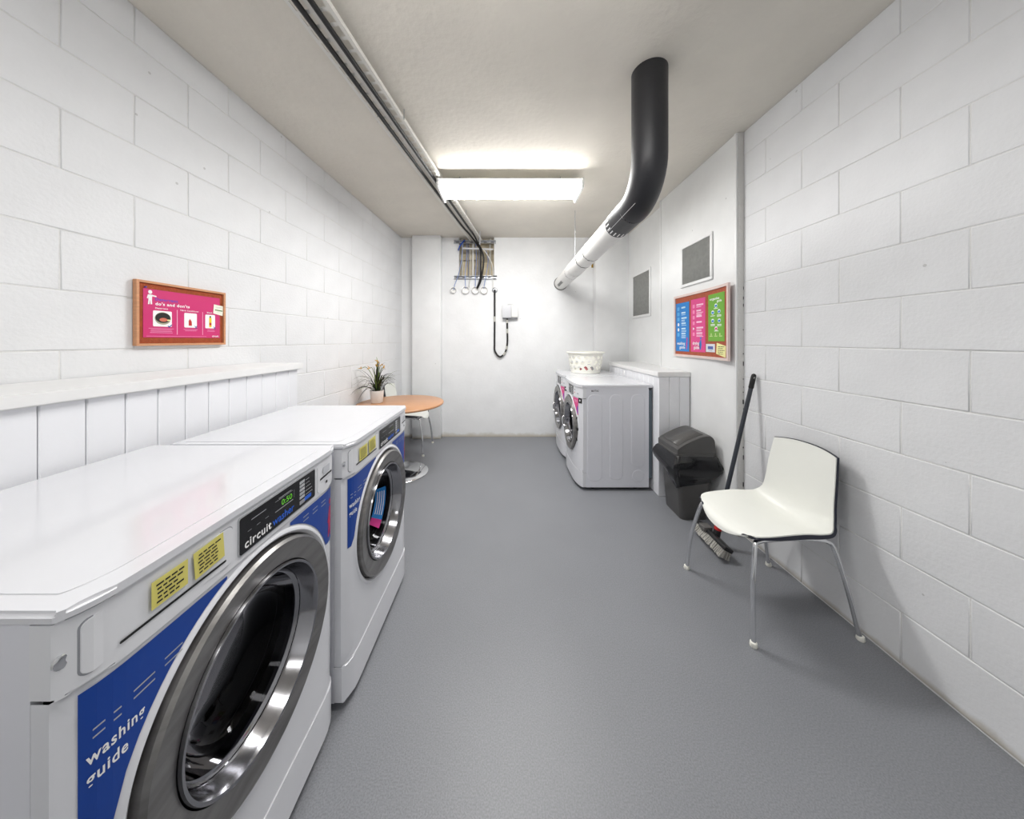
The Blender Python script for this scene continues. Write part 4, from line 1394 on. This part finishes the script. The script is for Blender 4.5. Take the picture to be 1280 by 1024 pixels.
# ------------------------------------------------------------------ waste bin
def bin_():
    bx0, bx1, by0, by1 = 1.300, 1.593, 2.30, 2.595
    cx, cy = (bx0 + bx1) / 2, (by0 + by1) / 2
    e = empty('waste_bin', (cx, cy, 0))
    tag(e, 'dark grey swing-lid waste bin with a black liner beside the dryers', 'bin')
    def loop(hx, hy, z, r, n=6, fn=None):
        pts = rrect(-hx, -hy, hx, hy, r, n)
        return [((x, y, z) if fn is None else fn(x, y, z)) for x, y in pts]
    def skin(name, loops, m, cap0=False, cap1=False, angle=40):
        bm = bmesh.new()
        rs = [[bm.verts.new(p) for p in l] for l in loops]
        for a, b in zip(rs, rs[1:]):
            n = len(a)
            for k in range(n):
                bm.faces.new((a[k], a[(k + 1) % n], b[(k + 1) % n], b[k]))
        if cap0: bm.faces.new(rs[0][::-1])
        if cap1: bm.faces.new(rs[-1])
        return bmobj(name, bm, m, e, True, angle)
    hx, hy = (bx1 - bx0) / 2, (by1 - by0) / 2
    skin('body', [loop(hx - .048, hy - .028, 0, .03), loop(hx - .044, hy - .024, .01, .034), loop(hx - .016, hy - .012, .40, .036), loop(hx - .008, hy - .006, .49, .036)], M_bin, True, True)
    # liner folded over the rim, creased
    def crease(amp, ph, dz):
        def fn(x, y, z):
            a = math.atan2(y, x)
            s = 1 + amp * (0.5 * noise.noise(Vector((math.cos(a) * 17 + z * 14, math.sin(a) * 17, z * 30))) + noise.noise(Vector((math.cos(a) * 3 + ph, math.sin(a) * 3, z * 9))) + 0.6 * noise.noise(Vector((math.cos(a) * 9 + ph, math.sin(a) * 9, z * 20))))
            zz = z - 0.75 * dz * max(0, math.cos(a - R(225))) ** 2 + 0.35 * dz + 0.5 * dz * noise.noise(Vector((math.cos(a) * 2.2, math.sin(a) * 2.2 + ph, 0)))
            return (x * s, y * s, zz)
        return fn
    zs = [.505, .48, .455, .43, .405, .38, .355, .33, .305, .285]
    lp = []
    for i, z in enumerate(zs):
        t = i / (len(zs) - 1)
        g = 0.004 + 0.040 * math.sin(min(1, t * 1.15) * math.pi) ** 0.7 - 0.012 * t
        # side corner sag: the front/left corner hangs lowest
        lp.append(loop(hx - .005 + g, hy - .003 + g, z, .03, 12, crease(0.03 + 0.08 * math.sin(t * math.pi), 2.1, 0.11 * t)))
    skin('liner', lp, M_bag, False, False, 180)
    # lid: skirt, barrel-vaulted hood with its ridge running front to back
    rim = 0.498
    skin('lid_rim', [loop(hx - .004, hy - .002, rim - 0.006, .03), loop(hx + .004, hy + .006, rim - 0.004, .034), loop(hx + .006, hy + .008, rim + .012, .034), loop(hx - .004, hy - .002, rim + .018, .03)], M_bin, True, True)
    # hood: a long slope facing the room (-x), its ridge near the wall side
    ctl = [(-hx + .002, .050), (-hx + .030, .072), (-.060, .105), (.0, .132), (.050, .150), (.085, .156), (.115, .150), (.136, .122), (.142, .070), (hx - .002, .030)]
    prof_ = [(p.x, p.y) for p in spline([(a, b, 0) for a, b in ctl], 4)]
    bm = bmesh.new()
    rows = []
    for yy, sc in ((-hy + 0.002, 0.965), (-hy + 0.010, 0.99), (-hy + 0.022, 1.0), (0, 1.0), (hy - 0.022, 1.0), (hy - 0.010, 0.99), (hy - 0.002, 0.965)):
        rows.append([bm.verts.new((x, yy, rim + z * sc)) for x, z in prof_])
    n = len(prof_) - 1
    base = [[bm.verts.new((v.co.x, v.co.y, rim + 0.012)) for v in (r[0], r[-1])] for r in rows]
    for a, b in zip(rows, rows[1:]):
        for k in range(n):
            bm.faces.new((a[k], a[k + 1], b[k + 1], b[k]))
    for i in range(len(rows) - 1):
        bm.faces.new((base[i][0], rows[i][0], rows[i + 1][0], base[i + 1][0]))
        bm.faces.new((base[i][1], base[i + 1][1], rows[i + 1][-1], rows[i][-1]))
    bm.faces.new([base[0][0]] + [base[0][1]] + rows[0][::-1])
    bm.faces.new([base[-1][1]] + [base[-1][0]] + rows[-1])
    bmobj('lid', bm, M_bin, e, True, 45)
    sub = [(x, z) for x, z in prof_ if -hx + .02 < x < .075]
    m_ = len(sub)
    vs = [(x, yy, rim + z + 0.0035) for yy in (-hy * 0.78, hy * 0.78) for x, z in sub]
    fs = [(k, k + 1, m_ + k + 1, m_ + k) for k in range(m_ - 1)]
    fl = pyobj('swing_flap', vs, fs, M_bin, e, True)
    so = fl.modifiers.new('thick', 'SOLIDIFY'); so.thickness = 0.006
bin_()

# ------------------------------------------------------------------ broom
def broom():
    e = empty('broom', (1.375, 2.025, 0))
    tag(e, 'long-handled broom with grey bristles leaning on the right wall behind the chair', 'broom')
    o = Vector((1.375, 2.025, 0))
    top = Vector((1.652, 2.02, 1.155)) - o
    low = Vector((0.035, 0.005, 0.085))
    ax = (top - low).normalized()
    tube('handle', [low, low + ax * 0.5, top - ax * 0.10], 0.0125, M_handle, e, 14)
    grip = tube('grip', [top - ax * 0.10, top - ax * 0.094, top - ax * 0.02, top - ax * 0.006, top], [0.0125, 0.0145, 0.0145, 0.012, 0.005], M_rubber, e, 14)
    lathe('hanging_hole', [(0.007, -0.0155), (0.007, 0.0155), (0.0, 0.0155)], M_white, grip, 14, 'y', top - ax * 0.028)
    tube('socket', [low - ax * 0.015, low + ax * 0.05, low + ax * 0.085], [0.022, 0.019, 0.015], M_broomblock, e, 12)
    tube('red_collar', [low + ax * 0.030, low + ax * 0.060], [0.0225, 0.021], M_redplastic, e, 14)
    box('head_clip', -0.030, 0.030, 0.035, 0.095, 0.080, 0.108, mat('clip_grey', (96, 94, 92), 0.5), e, 0.006)
    # head, 0.29 m long along y, tilted so the bristles point down and to the left
    h = bpy.data.objects.new('head', None)
    bm = bmesh.new()
    add_box(bm, -0.030, 0.030, -0.145, 0.145, -0.012, 0.014, 0.008, 2)
    blk = bmobj('head_block', bm, M_broomblock, e, True, 40)
    bpy.data.objects.remove(h)
    blk.location = (0.012, 0.0, 0.074)
    blk.rotation_euler = (0, R(28), R(-2))
    bm = bmesh.new()
    rng = random.Random(9)
    for i in range(22):
        for j in range(4):
            x = -0.021 + 0.014 * j + rng.uniform(-.002, .002)
            y = -0.136 + 0.272 * i / 21 + rng.uniform(-.002, .002)
            sx = x * 1.5 + rng.uniform(-.004, .004)
            add_tube(bm, [(x, y, -0.011), (sx, y * 1.03 + rng.uniform(-.003, .003), -0.060 + rng.uniform(-.003, .002))], [0.0044, 0.0056], 6)
    br = bmobj('bristles', bm, M_bristle, blk, False)
    br['kind'] = 'stuff'
broom()

# ------------------------------------------------------------------ duct along the right of the room
DX, DZ, DR = 0.785, 2.185, 0.088
de = empty('air_duct', (DX, YB, DZ))
tag(de, 'white round air duct with a black section, running from the back wall towards the camera', 'duct')
YBK = 2.115 - YB
prof = [(0.0, 0.0)]
prof = [(DR * 0.98, 0.0)]
for yy in (-0.06, -0.25, -0.75, -0.76, -1.32, -1.33, -1.58, -1.59, -1.85, YBK):
    prof.append((DR + (0.002 if yy in (-0.76, -1.33, -1.59) else 0), yy))
lathe('white_section', prof, M_duct, de, 48, 'y', (0, 0, 0), True, 40)
lathe('black_section', [(DR + 0.004, YBK + 0.004), (DR + 0.004, YBK - 0.25), (DR + 0.004, 1.86 - YB)], M_ductblack, de, 48, 'y', (0, 0, 0), True, 60)
lathe('black_edge', [(DR * 0.9, YBK + 0.004), (DR + 0.004, YBK + 0.004)], M_ductblack, de, 48, 'y')
lathe('wall_collar', [(DR - 0.002, -0.012), (DR + 0.006, -0.010), (DR + 0.008, 0.0)], M_tape, de, 48, 'y')
for yy, wv in ((-0.75, 0.006), (-1.32, 0.014), (-1.58, 0.014)):
    # partial, worn tape bands on the underside
    vs, fs = [], []
    n = 26
    rg = random.Random(int(-yy * 100))
    for k in range(n + 1):
        a = R(175 + 130 * k / n)
        ww = wv * rg.uniform(0.2, 1.0)
        for d in (-ww, ww):
            vs.append(((DR + 0.0032) * math.cos(a), yy + d + 0.004 * math.sin(k), (DR + 0.0032) * math.sin(a)))
    for k in range(n):
        fs.append((2 * k, 2 * k + 1, 2 * k + 3, 2 * k + 2))
    pyobj('tape_band', vs, fs, M_tape, de, True)
# scuffed label near the wall
vs, fs = [], []
for k in range(7):
    a = R(212 + 22 * k / 6)
    for d in (-0.46, -0.16):
        vs.append(((DR + 0.0025) * math.cos(a), d, (DR + 0.0025) * math.sin(a)))
for k in range(6):
    fs.append((2 * k, 2 * k + 1, 2 * k + 3, 2 * k + 2))
pyobj('scuff_mark', vs, fs, mat('scuff', (150, 150, 148), 0.7, 0, 0.5, 40), de, True)
# white lacing ticks round the start of the black section
for k in range(10):
    a = R(178 + 150 * k / 9)
    vs = []
    for da, d in ((-2.6, -0.012), (2.6, -0.012), (2.6, -0.065), (-2.6, -0.065)):
        b = a + R(da)
        vs.append(((DR + 0.0055) * math.cos(b), YBK + d, (DR + 0.0055) * math.sin(b)))
    pyobj('white_tick', vs, [(0, 1, 2, 3)], M_white, de)
vs = []
for da, d in ((0, -0.0), (1.2, -0.0), (1.2, -0.45), (0, -0.45)):
    b = R(216 + da)
    vs.append(((DR + 0.0055) * math.cos(b), YBK + d, (DR + 0.0055) * math.sin(b)))
pyobj('seam_line', vs, [(0, 1, 2, 3)], M_white, de)
elb = [(0, 1.862 - YB, 0)] + [(0, 1.86 - YB - 0.20 * math.sin(R(a)), 0.20 - 0.20 * math.cos(R(a))) for a in range(9, 91, 9)] + [(0, 1.66 - YB, 0.30), (0, 1.66 - YB, CEIL - DZ)]
tube('black_elbow', elb, DR + 0.004, M_ductblack, de, 40, False)
for yy in (-0.9,):      # hangers to the ceiling
    tube('hanger_rod', [(0, yy, DR + 0.003), (0, yy, CEIL - DZ)], 0.004, M_galv, de, 8)
    lathe('hanger_band', [(DR + 0.0045, yy - 0.010), (DR + 0.006, yy - 0.009), (DR + 0.006, yy + 0.009), (DR + 0.0045, yy + 0.010)], M_duct if yy > -1 else M_galv, de, 40, 'y')
# brass valve on the back wall just right of the duct
bv = empty('pipe_valve', (1.222, YB, 2.43))
tag(bv, 'small brass valve on the back wall beside the white duct', 'valve')
tube('stub', [(0, 0, 0.03), (0, -0.03, 0.03), (0, -0.05, 0.02), (0, -0.052, -0.03)], 0.013, M_brass, bv, 10)
tube('lever', [(-0.04, -0.05, 0.03), (0.03, -0.05, 0.045)], 0.007, M_brass, bv, 8)

# ------------------------------------------------------------------ services on the back wall
def strut(z, x0, x1, label):
    e = empty('steel_channel', ((x0 + x1) / 2, YB, z))
    tag(e, label, 'rail', 'steel channels on the back wall')
    L = (x1 - x0) / 2
    box('channel_back', -L, L, -0.006, -0.0005, -0.021, 0.021, M_galv, e)
    box('channel_lip', -L, L, -0.040, -0.006, 0.015, 0.021, M_galv, e, 0.001, 1)
    box('channel_lip', -L, L, -0.040, -0.006, -0.021, -0.015, M_galv, e, 0.001, 1)
    n = int(2 * L / 0.09)
    for k in range(n):
        x = -L + (k + 0.5) * 2 * L / n
        sheet('slot', rrect(x - 0.022, -0.006, x + 0.022, 0.006, 0.005, 3), M_slot, e, lambda a, b: -0.006, 0.0002, 0.0006)
strut(2.770, -0.735, -0.140, 'upper slotted steel channel across the wall opening, just under the ceiling')
strut(2.268, -0.730, -0.190, 'lower slotted steel channel across the wall opening, above the white sleeves')
b_ = empty('steel_channel', (-0.152, YB, 2.268))
tag(b_, 'short C-shaped channel offcut beside the lower steel channel', 'rail')
box('channel_back', -0.028, 0.028, -0.006, -0.0005, -0.021, 0.021, M_galv, b_)
box('channel_lip', -0.028, 0.028, -0.040, -0.006, 0.015, 0.021, M_cable, b_)
box('channel_lip', -0.028, 0.020, -0.040, -0.006, -0.021, -0.015, M_cable, b_)
cr_ = tube('support_bar', [(-0.600, YB - 0.10, 2.655), (-0.36, YB - 0.10, 2.650), (-0.175, YB - 0.10, 2.640)], 0.012, M_boxgrey, None, 10)
tag(cr_, 'grey horizontal bar carrying the black cables in front of the wall opening', 'bar')
hr = tube('threaded_rod', [(-0.345, YB - 0.25, CEIL), (-0.345, YB - 0.25, 2.66)], 0.006, M_boxgrey, None, 8)
tag(hr, 'thin rod hanging from the ceiling in front of the wall opening', 'rod')
box('ceiling_plate', -0.37, -0.32, YB - 0.27, YB - 0.23, CEIL - 0.006, CEIL, M_rubber, hr) if False else None

# white perforated cable tray under the ceiling, running towards the camera
def tray():
    p0, p1 = Vector((-0.415, YB - 0.02, 2.775)), Vector((-1.16, YF + 0.3, 2.775))
    d = (p1 - p0); L = d.length
    e = empty('cable_tray', p0, math.degrees(math.atan2(d.y, d.x)))
    tag(e, 'white slotted cable tray running under the ceiling from the wall opening', 'cable tray')
    w_ = 0.085
    # slotted bed: side strips and rungs; real gaps between the rungs
    box('edge_strip', 0, L, -w_, -w_ + 0.016, -0.002, 0.0, M_tray, e)
    box('edge_strip', 0, L, w_ - 0.016, w_, -0.002, 0.0, M_tray, e)
    box('centre_strip', 0, L, -0.010, 0.010, -0.002, 0.0, M_tray, e)
    for sy in (-1, 1):
        box('tray_flange', 0, L, sy * w_ - 0.001, sy * w_ + 0.001, -0.002, 0.022, M_tray, e)
    bm = bmesh.new()
    k = 0
    x = 0.015
    while x < L:
        add_box(bm, x - 0.008, x + 0.008, -w_ + 0.010, w_ - 0.010, -0.0019, -0.0001)
        x += 0.062
    o = bmobj('tray_rungs', bm, M_tray, e)
    o['kind'] = 'stuff'
    for xx in (0.9, 2.4, 3.9):
        for sy in (-1, 1):
            tube('tray_hanger', [(xx, sy * (w_ + 0.004), 0.0), (xx, sy * (w_ + 0.004), CEIL - 2.775)], 0.003, M_galv, e, 6)
    return e
tray()

def wire(name, label, pts, r, m, cat='cable', n=8, group=None):
    o = tube(name, spline(pts, 8), r, m, None, n)
    return tag(o, label, cat, group)
tdir = Vector((-1.16 + 0.415, YF + 0.3 - YB + 0.02, 0)).normalized()
def ontray(t, off, z=2.759):
    p = Vector((-0.415, YB - 0.02, z)) + tdir * t
    return p + Vector((-tdir.y, tdir.x, 0)) * off
wire('power_cable', 'thick black cable, left of the pair dropping from the tray to the white sleeves',
     [ontray(5.2, -0.03), ontray(2.5, -0.032), ontray(0.8, -0.030), ontray(0.35, -0.005, 2.752), (-0.385, YB - 0.12, 2.69), (-0.345, YB - 0.125, 2.60), (-0.345, YB - 0.12, 2.40), (-0.355, YB - 0.08, 2.24), (-0.405, YB - 0.04, 2.105)], 0.012, M_cable)
wire('power_cable', 'thick black cable, right of the pair dropping from the tray to the white sleeves',
     [ontray(5.2, 0.03), ontray(2.5, 0.032), ontray(0.8, 0.034), ontray(0.35, 0.045, 2.752), (-0.375, YB - 0.135, 2.70), (-0.335, YB - 0.135, 2.63), (-0.305, YB - 0.13, 2.52), (-0.310, YB - 0.12, 2.40), (-0.345, YB - 0.09, 2.22), (-0.395, YB - 0.05, 2.11)], 0.012, M_cable)
wire('blue_wire', 'pale blue wire hanging left of the wall opening', [(-0.60, YB - 0.045, 2.77), (-0.61, YB - 0.05, 2.62), (-0.63, YB - 0.05, 2.45), (-0.665, YB - 0.045, 2.30), (-0.72, YB - 0.03, 2.16), (-0.735, YB - 0.02, 2.09)], 0.005, M_cableblue)
wire('blue_wire', 'short bright blue tie tail on the upper steel channel', [(-0.575, YB - 0.046, 2.79), (-0.605, YB - 0.055, 2.755), (-0.645, YB - 0.05, 2.70), (-0.668, YB - 0.045, 2.645)], 0.009, mat('tie_blue', (24, 74, 170), 0.45))
wire('blue_wire', 'blue wire inside the wall opening, leftmost of those inside', [(-0.56, YB + 0.02, 2.80), (-0.555, YB + 0.03, 2.60), (-0.57, YB - 0.047, 2.30), (-0.565, YB - 0.03, 2.11)], 0.0055, M_cableblue)
wire('blue_wire', 'blue wire inside the wall opening, beside the black cables', [(-0.43, YB + 0.02, 2.80), (-0.42, YB + 0.03, 2.55), (-0.425, YB - 0.047, 2.29), (-0.43, YB - 0.03, 2.12)], 0.0055, M_cableblue)
wire('blue_wire', 'blue wire at the right of the wall opening', [(-0.28, YB + 0.0, 2.66), (-0.25, YB + 0.02, 2.52), (-0.275, YB - 0.047, 2.30), (-0.31, YB - 0.03, 2.11)], 0.005, M_cableblue)
wire('white_wire', 'thin white wire trailing to the right from the grey bar', [(-0.33, YB - 0.12, 2.655), (-0.28, YB - 0.11, 2.60), (-0.22, YB - 0.07, 2.51), (-0.185, YB - 0.02, 2.42), (-0.178, YB - 0.02, 2.25), (-0.18, YB - 0.01, 2.12)], 0.0055, M_tray)
wire('grey_wire', 'thin grey wire hanging in the middle of the wall opening', [(-0.50, YB - 0.05, 2.65), (-0.495, YB - 0.02, 2.50), (-0.50, YB - 0.047, 2.30), (-0.52, YB - 0.03, 2.12)], 0.005, M_cablegrey)

for x, rr, mm, lab in ((-0.625, 0.014, M_cablegrey, 'grey service pipe at the left edge of the wall opening'), (-0.535, 0.010, mat('pipe_slate', (128, 132, 144), 0.5), 'slate service pipe, second in the wall opening'),
                       (-0.470, 0.016, M_tray, 'white service pipe in the middle of the wall opening'), (-0.385, 0.010, mat('pipe_slate', (128, 132, 144), 0.5), 'slate service pipe behind the black cables'), (-0.225, 0.014, M_cablegrey, 'grey service pipe at the right edge of the wall opening')):
    o = tube('service_pipe', [(x, YB + 0.055, 2.288), (x, YB + 0.055, CEIL - 0.002)], rr, mm, None, 10)
    tag(o, lab, 'pipe', 'service pipes in the wall opening')
def sleeve(x, z, r, label):
    o = lathe('conduit_sleeve', [(r - 0.007, 0.0), (r - 0.007, -0.042), (r - 0.004, -0.045), (r, -0.042), (r + 0.001, 0.0)], M_sleeve, None, 32, 'y', (0, 0, 0), True, 40)
    o.location = (x, YB, z)
    lathe('sleeve_plug', [(r - 0.0072, -0.006), (0, -0.006)], M_sleeve, o, 32, 'y')
    return tag(o, label, 'sleeve', 'white conduit sleeves')
sleeve(-0.738, 2.085, 0.042, 'small white sleeve on the back wall, leftmost in the row')
sleeve(-0.563, 2.085, 0.052, 'white sleeve on the back wall, second from the left in the row')
sleeve(-0.426, 2.085, 0.052, 'white sleeve on the back wall that the thick black cables enter')
sleeve(-0.305, 2.085, 0.052, 'white sleeve on the back wall, rightmost in the row')

gx, gz = -0.155, 2.087
g = lathe('cable_gland', [(0.0, -0.022), (0.018, -0.022), (0.020, -0.016), (0.030, -0.014), (0.038, -0.010), (0.040, 0.0)], M_galv, None, 28, 'y')
g.location = (gx, YB, gz)
tag(g, 'round metal cable gland on the back wall right of the sleeves', 'gland')
fx = spline([(gx, YB - 0.024, gz), (gx, YB - 0.05, gz - 0.03), (gx, YB - 0.030, gz - 0.12), (gx, YB - 0.026, gz - 0.45), (gx - 0.002, YB - 0.026, gz - 0.74), (gx + 0.005, YB - 0.028, gz - 0.87),
             (gx + 0.075, YB - 0.03, gz - 0.945), (gx + 0.150, YB - 0.03, gz - 0.88), (gx + 0.180, YB - 0.028, gz - 0.74), (gx + 0.178, YB - 0.028, gz - 0.55), (gx + 0.178, YB - 0.03, gz - 0.405)], 9)
fe = empty('flexible_conduit', (0, 0, 0))
tag(fe, 'black flexible conduit hanging in a long loop from the gland to the switch box', 'conduit')
tube('sheath', fx, 0.0125, M_cable, fe, 10)
# worn pale tape windings
for a, b in ((0.28, 0.30), (0.655, 0.70), (0.735, 0.765), (0.865, 0.90), (0.955, 0.985)):
    i0, i1 = int(a * len(fx)), max(int(b * len(fx)), int(a * len(fx)) + 1)
    tube('pale_winding', fx[i0:i1 + 1], 0.0135, M_cablegrey, fe, 10)
sw = empty('switch_box', (0.062, YB, 1.690))
tag(sw, 'grey and white double switch box on the back wall at the end of the loop', 'switch')
box('grey_unit', -0.108, 0.018, -0.085, -0.0005, 0.0, 0.178, M_boxgrey, sw, 0.006)
box('white_unit', 0.020, 0.108, -0.070, -0.0005, 0.008, 0.170, M_sleeve, sw, 0.006)
box('unit_base', -0.100, 0.105, -0.062, -0.001, -0.008, 0.001, M_grey, sw, 0.002, 1)
box('rocker', 0.045, 0.085, -0.076, -0.070, 0.070, 0.105, M_sleeve, sw, 0.002, 1)
tube('carry_loop', spline([(-0.065, -0.03, 0.176), (-0.03, -0.03, 0.205), (0.03, -0.03, 0.208), (0.07, -0.03, 0.170)], 6), 0.004, M_sleeve, sw, 8)

# ------------------------------------------------------------------ ceiling battens (the room's light)
def batten(x, y, watts, label):
    e = empty('ceiling_light', (x, y, CEIL - 0.085), 90)      # hung across the room, just below the cable tray
    tag(e, label, 'light', 'fluorescent battens')
    for yy in (-0.45, 0.45):
        tube('suspension_rod', [(0, yy, 0.0), (0, yy, 0.085)], 0.004, M_galv, e, 8)
    box('housing', -0.14, 0.14, -0.61, 0.61, -0.035, -0.0005, M_lampbody, e, 0.004, 1)
    box('end_cap', -0.152, 0.152, -0.625, -0.605, -0.085, -0.001, M_lampbody, e, 0.004, 1)
    box('end_cap', -0.152, 0.152, 0.605, 0.625, -0.085, -0.001, M_lampbody, e, 0.004, 1)
    bm = bmesh.new()
    n = 12
    a0 = [bm.verts.new((0.148 * math.cos(R(180 + 180 * k / n)), -0.604, -0.034 + 0.046 * math.sin(R(180 + 180 * k / n)))) for k in range(n + 1)]
    a1 = [bm.verts.new((v.co.x, 0.604, v.co.z)) for v in a0]
    for k in range(n):
        bm.faces.new((a0[k], a0[k + 1], a1[k + 1], a1[k]))
    bmobj('diffuser', bm, mat('lamp_diffuser_%d' % watts, (253, 252, 250), 0.5, emit=watts), e, True)
for (x, y, p), lab in zip(LAMPS, ('fluorescent batten on the ceiling over the middle of the room', 'fluorescent batten on the ceiling over the two washing machines', 'added fill batten on the ceiling behind the camera, softening the shadows')):
    batten(x, y, p, lab)  # the rearmost batten is extra, added so the shadows fade
